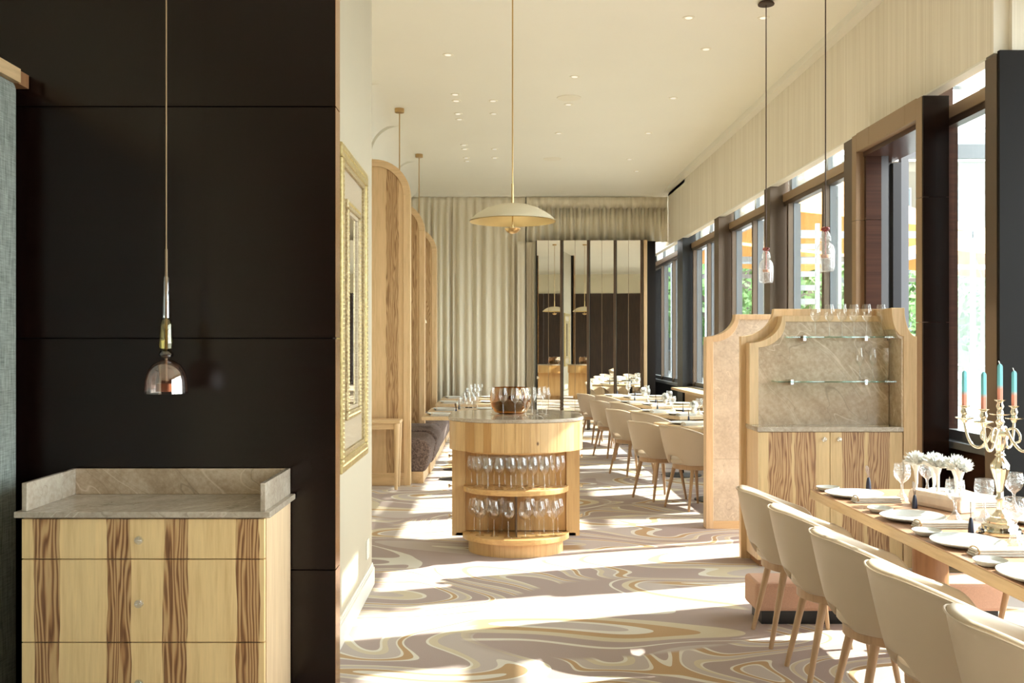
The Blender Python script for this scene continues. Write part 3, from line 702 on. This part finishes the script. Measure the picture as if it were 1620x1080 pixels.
# --- dining table
def dtable():
    x0, x1, y0, y1 = 1.74, 2.60, 2.2, 5.50
    t = thing('dining_table', 'long wooden dining table with pale edge at right', 'table', ((x0+x1)/2, 3.9, 0))
    B('top', 'table_top', x0+.004, x1-.004, y0+.004, y1-.004, .748, .752, t)
    B('top_edge', 'table_edge', x0, x1, y0, y1, .700, .748, t, .004)
    for y in (4.95, 2.8):
        MB().lathe([(.085, .0), (.085, .60), (.082, .612), (.082, .70)], 28, (2.17, y, 0)).build('column', 'column_wood', t, True)
    B('base_bar', 'column_wood', 2.12, 2.22, 2.8, 4.95, .0, .05, t)
dtable()
t = thing('low_bench', 'low pink upholstered bench under the far table end', 'bench', (2.1, 5.68, 0))
B('cushion', 'pink_fabric', 1.43, 2.83, 5.47, 5.73, .075, .235, t, .02); B('plinth', 'black_steel', 1.47, 2.79, 5.50, 5.71, 0, .075, t)
# --- tub chairs
def tubchair(loc, rz, lab, group):
    t = thing('tub_chair', lab, 'chair', loc, rz, group)
    N, Mv = 40, 9; ph0 = math.radians(128)
    vs = []; fs = []
    def sm(x): x = max(0, min(1, x)); return x*x*(3-2*x)
    for i in range(N+1):
        ph = -ph0+2*ph0*i/N; q = abs(ph)/ph0
        zt = .80-.155*sm((q-.15)/.85)-.09*sm((q-.86)/.14)
        zb = .425+.085*sm((math.radians(30)-abs(ph))/math.radians(16))+.13*sm((q-.78)/.22)
        for j in range(Mv+1):
            v = j/Mv; z = zb+(zt-zb)*v; h = max(0, (z-.42)/.38)
            r = .205+.095*h**.75
            fx = 1.04 if abs(ph) < PI/2 else 1.04+.22*(abs(ph)-PI/2)
            vs.append((-r*math.cos(ph)*fx*(1.0), r*math.sin(ph)*1.04, z))
    for i in range(N):
        for j in range(Mv): a = i*(Mv+1)+j; fs.append((a, a+1, a+Mv+2, a+Mv+1))
    o = MB().add(vs, fs).build('shell', 'leather', t, off=(0, 0, 0))
    o.data.polygons.foreach_set('use_smooth', [True]*len(o.data.polygons))
    sd = o.modifiers.new('thick', 'SOLIDIFY'); sd.thickness = .036; sd.offset = 0
    su = o.modifiers.new('smooth', 'SUBSURF'); su.levels = 1; su.render_levels = 1
    # piping along the outer rim
    rim = [vs[i*(Mv+1)+Mv] for i in range(2, N-1)]
    rim = [(x*1.055, y*1.055, z-.012) for x, y, z in rim]
    MB().tube(rim, .0035, 6).build('piping', 'leather', t, True, off=(0, 0, 0))
    MB().lathe([(.02, .428), (.215, .428), (.232, .445), (.232, .468), (.215, .486), (.12, .495), (.02, .497)], 32, (.02, 0, 0), 1.05, 1).build('seat', 'leather', t, True, off=(0, 0, 0))
    MB().lathe([(.19, .378), (.205, .385), (.205, .428), (.19, .429)], 32, (.015, 0, 0), 1.05, 1).build('seat_frame', 'leg_wood', t, True, off=(0, 0, 0))
    for sx in (-1, 1):
        for sy in (-1, 1):
            MB().tube([(.01+sx*.135, sy*.135, .385), (.0+sx*.205, sy*.175, 0)], [.019, .0115], 10).build('leg', 'leg_wood', t, True, off=(0, 0, 0))
    return t
G1 = 'tub chairs along the long dining table'
ch0 = tubchair((1.60, 5.22, 0), 0, 'cream leather tub chair nearest the shelf cabinet', G1)
for y, lab in ((4.60, 'cream leather tub chair second from the shelf cabinet'), (3.98, 'cream leather tub chair third from the shelf cabinet'),
               (3.36, 'cream leather tub chair fourth from the shelf cabinet'), (2.74, 'cream leather tub chair closest to camera at lower right')):
    dup(ch0, (1.60, y, 0), random.uniform(-.04, .04), lab, G1)
for y, lab in ((5.02, 'cream leather tub chair across the table by the candelabra'), (4.36, 'cream leather tub chair across the table near the right edge')):
    dup(ch0, (2.83, y, 0), PI, lab, G1)
RT = math.radians(22)
ordw = ['nearest', 'second', 'third', 'farthest']
# far right tables with two chairs each
def ftable(loc, rz, lab, sx, sy, group):
    t = thing('bistro_table', lab, 'table', loc, rz, group)
    MB().box(-sx/2, sx/2, -sy/2, sy/2, .712, .75).build('top', 'table_edge', t, off=(0, 0, 0), bev=.004)
    MB().lathe([(.03, .02), (.03, .712)], 16).build('column', 'black_steel', t, True, off=(0, 0, 0))
    MB().lathe([(.24, 0), (.24, .008), (.05, .03)], 28).build('base', 'black_steel', t, True, off=(0, 0, 0))
    return t
RTAB = []; ft0 = None
for k in range(4):
    cy = 9.78+1.9*k; loc = (2.22-.02*k, cy+.15, 0)
    lab = ordw[k]+' table in the row along the far windows'
    if k == 0: ft0 = ftable(loc, RT, lab, .80, 1.18, 'tables along the far windows'); RTAB.append(ft0)
    else: RTAB.append(dup(ft0, loc, RT, lab))
    ux, uy = math.cos(RT), math.sin(RT)
    for j, d in enumerate((-.31, .31)):
        px_, py_ = -.50, d
        dup(ch0, (loc[0]+px_*ux-py_*uy, loc[1]+px_*uy+py_*ux, 0), RT+.12+random.uniform(-.06, .06), ('nearer' if j == 0 else 'farther')+' tub chair at the '+ordw[k]+' window table', 'tub chairs along the far windows')
# window bench
t = thing('window_bench', 'dark upholstered bench running below the far windows', 'bench', (3.12, 13, 0))
B('seat', 'plush', 2.86, 3.30, 9.3, 17.0, .12, .46, t, .03); B('plinth', 'ash_depth', 2.92, 3.30, 9.32, 16.98, 0, .12, t); B('backrest', 'ash_depth', 3.22, 3.30, 9.3, 17.0, .46, .79, t)
# left tables
LTAB = []
for k, y in enumerate((11.45, 12.35, 13.9, 15.2)):
    lab = ordw[k]+' table in the row beside the arched screens'
    LTAB.append(dup(ft0, (-.43, y, 0), 0, lab, 'tables beside the banquettes'))
    LTAB[-1].scale = (1.08, .60, 1)
# ================================================================== LAMPS
def rod(m, x, y, z0, z1, r): m.tube([(x, y, z0), (x, y, z1)], r, 8); return m
# dome pendant over the island
cx, cy = .116, 7.9; zr = 2.548
t = thing('dome_pendant', 'wide shallow cream dome pendant over the bar island', 'pendant lamp', (cx, cy, zr))
prof = [(.349, 0), (.33, .022), (.28, .062), (.21, .102), (.12, .130), (.03, .140)]
MB().lathe(prof, 56, (cx, cy, zr), cap=False).build('shade', 'lamp_cream', t, True)
MB().lathe([(r*.985, z-.004) for r, z in prof], 56, (cx, cy, zr), cap=False).build('shade_lining', 'lamp_gold_inside', t, True)
rod(MB(), cx, cy, zr-.085, CH, .006).build('rod', 'brass', t, True)
rod(MB(), cx, cy, zr+.135, zr+.30, .010).build('sleeve', 'brass', t, True)
MB().lathe([(.008, -.100), (.035, -.092), (.058, -.072), (.066, -.058), (.060, -.060), (.01, -.085)], 28, (cx, cy, zr)).build('reflector_cup', 'brass', t, True)
MB().lathe([(.06, CH-.03), (.06, CH)], 24, (cx, cy, 0)).build('canopy', 'brass', t, True)
# rose glass pendant
cx, cy = (263-VX)*4.1/F, 4.1; zb = 1.55-(622-VY)*4.1/F; k = 4.1/F
t = thing('glass_pendant', 'pendant lamp with rose glass bell above the sideboard', 'pendant lamp', (cx, cy, zb))
def zz(y): return 1.55-(y-VY)*4.1/F
MB().lathe([(33*k, 0), (32.5*k, 20*k), (29*k, 34*k), (22*k, 45*k), (10*k, 52*k), (4*k, 53*k)], 40, (cx, cy, zb), cap=False).build('bell_shade', 'rose_glass', t, True)
MB().lathe([(4*k, 0), (10*k, 3*k), (12*k, 7*k), (9*k, 12*k), (4*k, 15*k)], 20, (cx, cy, zz(567))).build('ring_bead', 'smoke_glass', t, True)
MB().lathe([(5*k, 0), (10*k, 3*k), (10.5*k, 10*k), (9.5*k, 40*k), (7*k, 49*k), (4*k, 51*k)], 24, (cx, cy, zz(554))).build('amber_tube', 'yellow_glass', t, True)
MB().lathe([(5.5*k, 0), (4.3*k, 64*k), (3.5*k, 66*k)], 20, (cx, cy, zz(503))).build('clear_tube', 'clear_tube', t, True)
rod(MB(), cx, cy, zz(612), zz(394), 2.0*k).build('stem', 'bronze_light', t, True)
rod(MB(), cx, cy, zz(396), CH, 1.1*k).build('cord', 'cord_gold', t, True)
MB().lathe([(16*k, 0), (16*k, 13*k), (3*k, 14*k)], 24, (cx, cy, zz(619))).build('bulb_holder', 'copper', t, True)
# small bottle pendants on the right
for k_, (px_, Y, ytop, ybot, lab) in enumerate(((1212, 8.43, 382, 448, 'farther small bubbled glass pendant with ruby bead'), (1306, 6.72, 356, 430, 'nearer small bubbled glass pendant with ruby bead'))):
    cx, cy = (px_-VX)*Y/F, Y; zb = 1.55-(ybot-VY)*Y/F
    t = thing('bottle_pendant', lab, 'pendant lamp', (cx, cy, zb), 0, 'small glass pendants by the windows')
    MB().lathe([(.02, 0), (.052, .004), (.060, .02), (.062, .05), (.062, .14), (.054, .175), (.035, .198), (.02, .204)], 28, (cx, cy, zb), cap=False).build('lower_glass', 'bubble_glass', t, True)
    MB().lathe([(.02, .204), (.037, .212), (.036, .235), (.028, .262), (.014, .278)], 24, (cx, cy, zb), cap=False).build('upper_glass', 'bubble_glass', t, True)
    MB().lathe([(.01, .276), (.026, .282), (.030, .292), (.026, .302), (.01, .308)], 20, (cx, cy, zb)).build('ruby_bead', 'ruby_glass', t, True)
    MB().lathe([(.028, .095), (.028, .117), (.006, .12)], 20, (cx, cy, zb)).build('bulb_holder', 'copper', t, True)
    rod(MB(), cx, cy, zb+.11, zb+.285, .0035).build('beaded_stem', 'ruby_glass', t, True)
    rod(MB(), cx, cy, zb+.30, CH, .0045).build('cord', 'cord_brown', t, True)
    MB().lathe([(.068, CH-.028), (.070, CH-.02), (.056, CH-.001)], 28, (cx, cy, 0)).build('canopy', 'cord_brown', t, True)
# alcove pendants
for px_, py_, lab in ((632, 172, 'nearer slim brass hung lamp above the arched screens'), (663, 244, 'farther slim brass hung lamp above the arched screens')):
    Y = F*(CH-H)/(VY-py_); cx = (px_-VX)*Y/F
    t = thing('alcove_pendant', lab, 'pendant lamp', (cx, Y, 1.9), 0, 'alcove pendants')
    MB().lathe([(.055, CH-.05), (.058, CH-.045), (.058, CH)], 24, (cx, Y, 0)).build('canopy', 'brass_dull', t, True)
    rod(MB(), cx, Y, 2.02, CH-.04, .007).build('rod', 'brass_dull', t, True)
    MB().lathe([(.12, 1.90), (.11, 1.94), (.07, 2.0), (.02, 2.03)], 28, (cx, Y, 0), cap=False).build('shade', 'lamp_cream', t, True)
# downlights and ceiling discs
first = None
spots = [(365, 212), (393, 366), (397, 391), (404, 441), (410, 463), (427, 562), (430, 578), (436, 612), (440, 625), (540, 391), (543, 441), (546, 578), (547, 612), (857, 297), (833, 405), (795, 517), (1300, 68), (1367, 190), (1240, 380), (1143, 516), (1070, 618), (1098, 664), (1590, 68)]
wh = ['upper left alone', 'left cluster', 'middle pair', 'centre column', 'right row']
for i, (a, b) in enumerate(spots):
    x, y = 560+a/2.4545, b/2.4545; Y = F*(CH-H)/(VY-y)
    if Y > 16.7: Y = 16.7
    loc = ((x-VX)*Y/F, Y, CH)
    if i == 0: lab = 'single recessed downlight near the white wall'
    elif i < 9: lab = 'small recessed downlight in the left ceiling cluster'
    elif i < 13: lab = 'small recessed downlight beside the dome pendant rod'
    elif i < 16: lab = 'small recessed downlight down the ceiling centre'
    else: lab = 'small recessed downlight in the ceiling row near the pelmet'
    g = {0: 'downlight alone'}.get(i, 'left downlights' if i < 9 else 'middle downlights' if i < 13 else 'centre downlights' if i < 16 else 'pelmet side downlights')
    if first is None:
        first = thing('downlight', lab, 'downlight', loc, 0, g)
        MB().lathe([(.030, -.006), (.052, -.006), (.056, 0), (.030, 0)], 24).build('trim_ring', 'downlight_trim', first, True, off=(0, 0, 0))
        MB().lathe([(.004, -.0062), (.032, -.0062), (.032, -.001), (.004, -.001)], 20).build('lens', 'downlight_lens', first, off=(0, 0, 0))
    else: dup(first, loc, 0, lab, g)
for (a, b, lab) in ((835, 379, 'large round ceiling speaker cover near the dome pendant'), (770, 617, 'round ceiling speaker cover near the far curve')):
    x, y = 560+a/2.4545, b/2.4545; Y = F*(CH-H)/(VY-y); X = (x-VX)*Y/F
    t = thing('ceiling_speaker', lab, 'speaker', (X, Y, CH), 0, 'ceiling speakers')
    MB().lathe([(.128, -.008), (.14, -.008), (.145, 0), (.128, 0)], 32, (X, Y, CH)).build('rim', 'downlight_trim', t, True)
    MB().lathe([(.002, -.005), (.128, -.005), (.128, 0), (.002, 0)], 32, (X, Y, CH)).build('grille', 'ceiling_paint', t)
# ================================================================== TABLEWARE
def wineglass(loc, lab, group, h=.20, rb=.037, mat='wine_glass'):
    o = MB().lathe([(.034, 0), (.033, .002), (.010, .005), (.0042, .012), (.0036, h*.45), (.008, h*.475), (rb*.72, h*.55), (rb, h*.68), (rb*.95, h*.80), (rb*.72, h)], 20, cap=False).build('wine_glass', mat, None, True)
    tag(o, lab, 'wine glass', group); o.location = loc; return o
def dupo(o, loc, lab=None, group=None, rz=0.0, sc=None):
    c_ = o.copy(); COL.objects.link(c_); c_.location = loc; c_.rotation_euler = (0, 0, rz)
    if lab: c_['label'] = lab
    if group: c_['group'] = group
    if sc: c_.scale = (sc,)*3
    return c_
rg = random.Random(11)
wg = wineglass((-.2, 7.33, .493), 'stemmed wine glass on the upper shelf of the bar island', 'glasses on the upper island shelf', .232, .037)
first_used = False
pts = []
for i in range(9): pts.append((.135-.336+.084*i, 7.440))
for i in range(8): pts.append((.135-.294+.084*i, 7.355))
for i in range(6): pts.append((.135-.21+.084*i, 7.270))
for i, (x, y) in enumerate(pts):
    if i == 0: wg.location = (x, y, .493)
    else: dupo(wg, (x+rg.uniform(-.003, .003), y+rg.uniform(-.003, .003), .493))
wg2 = wineglass((0, 0, 0), 'wide bowled wine glass on the lower shelf of the bar island', 'glasses on the lower island shelf', .262, .050)
pts = [(.135-.315+.105*i, 7.43) for i in range(7) if i != 3]+[(.135-.27, 7.325), (.135-.165, 7.305), (.135-.06, 7.25), (.135+.065, 7.255), (.135+.17, 7.30), (.135+.275, 7.325)]
for i, (x, y) in enumerate(pts):
    if i == 0: wg2.location = (x, y, .141)
    else: dupo(wg2, (x, y, .141))
# on the island top
ZI = 1.0185
tp_ = [(777, 7.62, 'wine glass at the left end of the row on the island'), (796, 7.5, 'wine glass second from left on the island top'), (815, 7.44, 'wine glass third from left on the island top'),
       (831, 7.46, 'wine glass before the right edge of the amber bowl'), (842, 7.62, 'wine glass touching the right edge of the amber bowl'), (850, 7.48, 'wine glass right of the amber bowl in front'),
       (858, 7.75, 'wine glass rear right of the amber bowl'), (864, 7.58, 'wine glass at the right end of the row on the island')]
for px_, Y, lab in tp_: dupo(wg, ((px_-VX)*Y/F, Y, ZI), lab, 'wine glasses on the island top', 0, .92)
bx_, by_ = (808-VX)*7.78/F, 7.78
t = thing('amber_bowl', 'large amber glass bowl standing on the island top', 'bowl', (bx_, by_, ZI))
MB().lathe([(.09, 0), (.125, .01), (.155, .06), (.165, .11), (.160, .165), (.145, .205), (.138, .205), (.150, .165), (.153, .11), (.143, .06), (.11, .022), (.02, .018)], 40, (bx_, by_, ZI)).build('bowl_body', 'amber_glass', t, True)
for a in range(7):
    th = a*2*PI/7; MB().lathe([(.002, 0), (.03, .008), (.045, .03), (.046, .05), (.03, .08), (.002, .088)], 14, (bx_+.085*math.cos(th), by_+.085*math.sin(th), ZI+.02)).build('dark_pebble', 'cord_brown', t, True)
# cabinet glasses
for i, x in enumerate((1284, 1306, 1326, 1345, 1365, 1388)):
    Y = 7.0+(.03 if i % 2 else -.02); dupo(wg, ((x+6-VX)*Y/F, Y, 1.617), ('first second third fourth fifth sixth'.split()[i])+' wine glass from left on the upper cabinet shelf', 'glasses on the upper cabinet shelf', 0, .98)
for i, x in enumerate((1360, 1381, 1402)): dupo(wg, ((x-VX)*7.02/F, 7.02, 1.303), ('left', 'middle', 'right')[i]+' wine glass on the lower cabinet shelf', 'glasses on the lower cabinet shelf', 0, 1.0)
# crystal glass
ZT = .7525
def crystal(loc, lab, group):
    t = thing('crystal_goblet', lab, 'goblet', loc, 0, group)
    def fac(a): return 1+.05*math.cos(12*a)
    MB().lathe([(.041, 0), (.040, .004), (.026, .016), (.009, .045)], 48, cap=False, wob=fac).build('foot', 'crystal', t, True, off=(0, 0, 0))
    MB().lathe([(.009, .045), (.006, .06), (.007, .085), (.013, .094)], 16, cap=False).build('stem', 'crystal', t, True, off=(0, 0, 0))
    MB().lathe([(.012, .093), (.028, .106), (.040, .126), (.043, .146), (.041, .168), (.038, .188)], 48, cap=False, wob=lambda a: 1+.018*math.cos(12*a)).build('bowl', 'crystal', t, True, off=(0, 0, 0))
    return t
cg = crystal((*pix(1427, 790, 5.10)[:2], ZT), 'cut crystal goblet farthest along the dining table', 'crystal goblets on the dining table')
for px_, Y, lab in ((1511, 4.49, 'crystal goblet standing before the salt block'), (1557, 4.52, 'crystal goblet between salt block and candelabra'), (1606, 3.97, 'crystal goblet at the right edge before the candelabra'), (1467, 5.25, 'crystal goblet hidden behind the white flowers'), (1604, 4.75, 'crystal goblet behind the candelabra')):
    dup(cg, ((px_-VX)*Y/F, Y, ZT), .3, lab)
# plate, side plate, napkin, knife
def plate(loc, lab, group, r=.148, cat='plate'):
    t = thing('plate', lab, cat, loc, 0, group); wf = lambda a: 1+.05*math.sin(2*a+.6)+.03*math.sin(3*a)
    MB().lathe([(.6*r, 0), (.78*r, .006), (r, .019), (r*.995, .023), (.80*r, .012), (.55*r, .008), (.02, .007)], 40, wob=wf).build('dish', 'porcelain', t, True, off=(0, 0, 0)); return t
def napkin(loc, lab, group):
    t = thing('napkin', lab, 'napkin', loc, 0, group)
    MB().box(-.12, .12, -.035, .035, 0, .009).build('lower_fold', 'linen', t, off=(0, 0, 0), bev=.004)
    MB().box(-.118, .118, -.034, .030, .0095, .019).build('middle_fold', 'linen', t, off=(0, 0, 0), bev=.004)
    MB().box(-.116, .114, -.033, .026, .0195, .028).build('upper_fold', 'linen', t, off=(0, 0, 0), bev=.004)
    m = MB(); pts = [(-.105, -.040+.076*(.5-.5*math.cos(a)), .0195+.0155*math.sin(a)) for a in [i*2*PI/20 for i in range(20)]]
    m.tube(pts+[pts[0]], .0028, 6).build('ring', 'brass_dull', t, True, off=(0, 0, 0)); return t
def knife(loc, lab, group, rz=0):
    t = thing('standing_knife', lab, 'knife', loc, rz, group)
    MB().lathe([(.015, 0), (.0155, .008), (.0125, .04), (.008, .062), (.005, .067)], 12, sx=1.0, sy=.8).build('handle', 'navy', t, True, off=(0, 0, 0))
    m = MB(); m.prism([(-.005, .064), (.005, .064), (.007, .085), (.002, .122), (-.008, .134), (-.017, .131), (-.017, .108), (-.009, .085)], 'y', -.0014, .0014).build('blade', 'blade_bronze', t, off=(0, 0, 0)); return t
NS = ['farthest', 'second', 'third', 'nearest']
pl0 = np0 = kn0 = sp0 = None
for i, (px_, py_, kx, ky) in enumerate(((1352, 785, 1374, 774), (1445, 822, 1447, 804), (1530, 862, 1536, 843), (1648, 916, 1640, 888))):
    Y = F*(H-ZT)/(py_-VY); X = (px_-VX)*Y/F
    lp = 'white organic plate at the '+NS[i]+' setting of the dining table'; ln = 'folded linen napkin with ring at the '+NS[i]+' dining setting'
    lk = 'upright dark handled knife at the '+NS[i]+' dining setting'; ls = 'small side plate at the '+NS[i]+' setting of the dining table'
    Yk = F*(H-ZT)/(ky-VY); Xk = (kx-VX)*Yk/F; Ys = Y+.22
    if i == 0:
        pl0 = plate((X, Y, ZT), lp, 'dinner plates on the dining table'); np0 = napkin((X+.04, Y-.195, ZT), ln, 'napkins on the dining table')
        kn0 = knife((Xk, Yk, ZT), lk, 'standing knives on the dining table'); sp0 = plate((X-.07, Y+.212, ZT), ls, 'side plates on the dining table', .062)
    else:
        dup(pl0, (X, Y, ZT), .4*i, lp); dup(np0, (X+.04, Y-.195, ZT), 0, ln); dup(kn0, (Xk, Yk, ZT), .5*i, lk); dup(sp0, (X-.07, Y+.212, ZT), .7, ls)
for i, (x, y) in enumerate(((2.43, 5.09), (2.43, 4.45))):
    dup(pl0, (x, y, ZT), 2, 'white plate across the table, '+('beyond the flowers' if i == 0 else 'behind the candelabra')); dup(np0, (x-.02, y-.195, ZT), .1, 'linen napkin across the table, '+('beyond the flowers' if i == 0 else 'behind the candelabra'))
dup(kn0, (2.30, 5.02, ZT), 1, 'upright knife just behind the salt block')
dup(sp0, (2.40, 5.34, ZT), 0, 'small side plate at the far right table corner')
# salt block with white flowers
bx0, bx1 = Vector((2.12, 5.01, ZT)), Vector((2.235, 4.69, ZT)); dv = (bx1-bx0).normalized(); nv = Vector((-dv.y, dv.x, 0))
t = thing('salt_block', 'long pale pink salt block holding the white flowers', 'block', ((bx0+bx1)/2))
m = MB(); prof = [(-.042, 0), (-.05, .02), (-.048, .055), (-.036, .075), (0, .08), (.036, .075), (.048, .055), (.05, .02), (.042, 0)]
vs_ = []
for P in (bx0, bx1):
    for u, z in prof: vs_.append(P+nv*u+Vector((0, 0, z)))
n_ = len(prof)
m.add(vs_, [tuple(range(n_)), tuple(range(2*n_-1, n_-1, -1))]+[(i, i+n_, (i+1) % n_+n_, (i+1) % n_) for i in range(n_)])
m.build('block_body', 'wax_salt', t, bev=.008)
for i in range(5):
    P = bx0+(bx1-bx0)*(.08+.21*i)+nv*(.022 if i % 2 else -.022)+Vector((0, 0, .08)); rr = random.Random(50+i)
    t = thing('white_flower', ['leftmost white flower on the salt block', 'second white flower from left on the salt block', 'middle white flower on the salt block', 'fourth white flower from left on the salt block', 'rightmost white flower on the salt block'][i], 'flower', P, 0, 'white flowers on the salt block')
    MB().tube([P, P+Vector((.004, 0, .03)), P+Vector((.002, .002, .085)), P+Vector((0, 0, .12))], [.006, .007, .010, .022], 10).build('stem', 'petal', t, True)
    m = MB()
    for j in range(230):
        a = rr.uniform(0, 2*PI); el = rr.uniform(-.25, 1)*PI/2; d = Vector((math.cos(a)*math.cos(el), math.sin(a)*math.cos(el), math.sin(el)))
        c_ = P+Vector((0, 0, .135)); L_ = rr.uniform(.048, .072); sd = d.cross(Vector((rr.uniform(-1, 1), rr.uniform(-1, 1), rr.uniform(-1, 1)))).normalized()*.010
        up = Vector((0, 0, .012*rr.random())); dd = Vector((d.x, d.y, d.z*.72))
        m.add([c_+dd*.012, c_+dd*L_*.55+sd, c_+dd*L_+up, c_+dd*L_*.55-sd], [(0, 1, 2, 3)])
    m.lathe([(.008, -.022), (.026, -.014), (.036, .004), (.032, .022), (.015, .034), (.002, .036)], 14, P+Vector((0, 0, .135)))
    m.build('bloom', 'petal', t)
# candelabra
def candelabra():
    Y = 4.18; cx, cy = (1582-VX)*Y/F, Y
    t = thing('candelabra', 'ornate branched silver candelabra on the dining table', 'candelabra', (cx, cy, ZT))
    MB().lathe([(.085, 0), (.089, .004), (.089, .010), (.080, .013), (.083, .018), (.081, .026), (.070, .030), (.072, .036), (.068, .044), (.055, .050), (.056, .056), (.050, .064), (.036, .072), (.036, .078), (.026, .088), (.018, .098), (.014, .105)], 48, (cx, cy, ZT), wob=lambda a: 1+.015*math.cos(16*a)).build('base', 'silver', t, True)
    st = [(.014, .103), (.013, .14), (.019, .15), (.013, .158), (.014, .19), (.022, .23), (.036, .275), (.036, .295), (.024, .315), (.014, .33), (.022, .335), (.015, .345), (.017, .36), (.030, .385), (.027, .41), (.032, .425), (.018, .44), (.012, .46), (.018, .475), (.011, .49), (.015, .51), (.009, .525), (.010, .545)]
    MB().lathe(st, 40, (cx, cy, ZT), wob=lambda a: 1+.035*math.cos(10*a)).build('stem', 'silver', t, True)
    cups = [((cx, cy), .545, 'tall middle candle of the candelabra')]
    names = {0: 'leftmost dipped candle of the candelabra', 1: 'front left dipped candle of the candelabra', 2: 'dipped candle right of the middle one', 3: 'dipped candle hidden at the right frame edge'}
    for i, a in enumerate((123, 221, 43, -52)):
        th = math.radians(a); u = Vector((math.cos(th), math.sin(th), 0))
        base = Vector((cx, cy, ZT))
        P = [(.012, .405), (.030, .44), (.058, .452), (.080, .43), (.082, .402), (.066, .392)]
        P2 = [(.028, .445), (.05, .40), (.085, .362), (.118, .365), (.142, .395), (.155, .44), (.160, .475)]
        def cr(L, n=5):
            out = []
            for k in range(len(L)-1):
                p0, p1, p2, p3 = L[max(k-1, 0)], L[k], L[k+1], L[min(k+2, len(L)-1)]
                for s in range(n):
                    q = s/n; out.append(tuple(.5*((2*p1[d])+(-p0[d]+p2[d])*q+(2*p0[d]-5*p1[d]+4*p2[d]-p3[d])*q*q+(-p0[d]+3*p1[d]-3*p2[d]+p3[d])*q**3) for d in (0, 1)))
            return out+[L[-1]]
        am = MB().tube([base+u*r+Vector((0, 0, z)) for r, z in cr(P2)], [.0062]*31, 10).build('arm', 'silver', t, True)
        MB().tube([base+u*r+Vector((0, 0, z)) for r, z in cr(P)], [.0048]*26, 10).build('scroll', 'silver', am, True)
        MB().lathe([(.008, -.012), (.014, 0), (.036, .006), (.038, .010), (.012, .006)], 28, base+u*.16+Vector((0, 0, .475))).build('drip_pan', 'silver', am, True)
        cups.append(((cx+u.x*.16, cy+u.y*.16), .480, names[i]))
    MB().lathe([(.010, .50), (.040, .506), (.042, .510), (.012, .512)], 28, (cx, cy, ZT)).build('drip_pan', 'silver', t, True)
    for (x, y), z, lab in cups:
        if z > .5: z = .512
        MB().lathe([(.009, 0), (.014, .006), (.010, .014), (.016, .03), (.011, .044), (.013, .05), (.021, .054), (.023, .058), (.011, .058)], 24, (x, y, ZT+z)).build('candle_cup', 'silver', t, True)
        hb = .150
        c_ = thing('candle', lab, 'candle', (x, y, ZT+z+.056), 0, 'dipped candles of the candelabra')
        MB().lathe([(.0115, 0), (.0120, .02), (.0115, hb-.008), (.0095, hb-.002), (.003, hb+.004)], 6, (x, y, ZT+z+.056)).build('wax', 'candle_dip', c_, True)
        MB().tube([(x, y, ZT+z+.056+hb), (x-.002, y, ZT+z+.062+hb), (x-.006, y, ZT+z+.072+hb)], .0016, 6).build('wick', 'petal', c_)
candelabra()
# far right table settings
def on_table(T, lx, ly):
    a = T.rotation_euler.z; return (T.location.x+lx*math.cos(a)-ly*math.sin(a), T.location.y+lx*math.sin(a)+ly*math.cos(a), .7505)
fl0 = None
for k, T in enumerate(RTAB):
    nm = ordw[k]+' window table'
    for j, ly in enumerate((-.30, .28)):
        s_ = ('near', 'far')[j]+' setting of the '+nm
        dup(pl0, on_table(T, -.22, ly), .3*j, 'white plate at the '+s_, 'plates on the window tables')
        dup(np0, on_table(T, -.26, ly-.20), RT, 'linen napkin at the '+s_, 'napkins on the window tables')
        dup(kn0, on_table(T, -.06, ly+.17), 1, 'upright knife at the '+s_, 'knives on the window tables')
        dup(cg, on_table(T, .02, ly-.05), 0, 'crystal goblet at the '+s_, 'goblets on the window tables')
        dup(pl0, on_table(T, .24, ly), .3*j, 'white plate on the bench side at the '+s_, 'plates on the window tables')
    P = on_table(T, .12, -.08)
    if fl0 is None:
        fl0 = thing('flower_vase', 'white flower head in low vase on the nearest window table', 'flower', P, 0, 'table flowers along the windows')
        MB().lathe([(.025, 0), (.032, .01), (.03, .05), (.022, .06)], 20).build('vase', 'porcelain', fl0, True, off=(0, 0, 0))
        m = MB(); rr = random.Random(9)
        for j in range(200):
            d = Vector((rr.gauss(0, 1), rr.gauss(0, 1), rr.gauss(0, .8))).normalized(); sd = d.orthogonal().normalized()*.014
            c_ = Vector((0, 0, .095)); m.add([c_+d*.01, c_+d*.035+sd, c_+d*.058, c_+d*.035-sd], [(0, 1, 2, 3)])
        m.build('bloom', 'petal', fl0, off=(0, 0, 0))
    else: dup(fl0, P, k, 'white flower head in low vase on the '+nm)
# left table settings and glasses
for k, T in enumerate(LTAB):
    nm = ordw[k]+' banquette table'
    dup(pl0, (T.location.x-.25, T.location.y, .7505), k, 'white plate on the '+nm, 'plates on the banquette tables')
    dup(np0, (T.location.x-.22, T.location.y-.195, .7505), 0, 'linen napkin on the '+nm, 'napkins on the banquette tables')
    dup(kn0, (T.location.x-.06, T.location.y+.05, .7505), k, 'upright knife on the '+nm, 'knives on the banquette tables')
    dup(kn0, (T.location.x+.36, T.location.y+.1, .7505), k+1, 'second upright knife at right of the '+nm, 'knives on the banquette tables')
    dup(pl0, (T.location.x+.31, T.location.y+.02, .7505), k+2, 'right hand white plate on the '+nm, 'plates on the banquette tables')
    for j in range(4):
        dupo(wg, (T.location.x-.02+.055*j+.02*(k % 2), T.location.y+(.13 if j % 2 else -.05), .7505), ('first', 'second', 'third', 'fourth')[j]+' wine glass from left on the '+nm, 'wine glasses on the banquette tables', 0, .9)
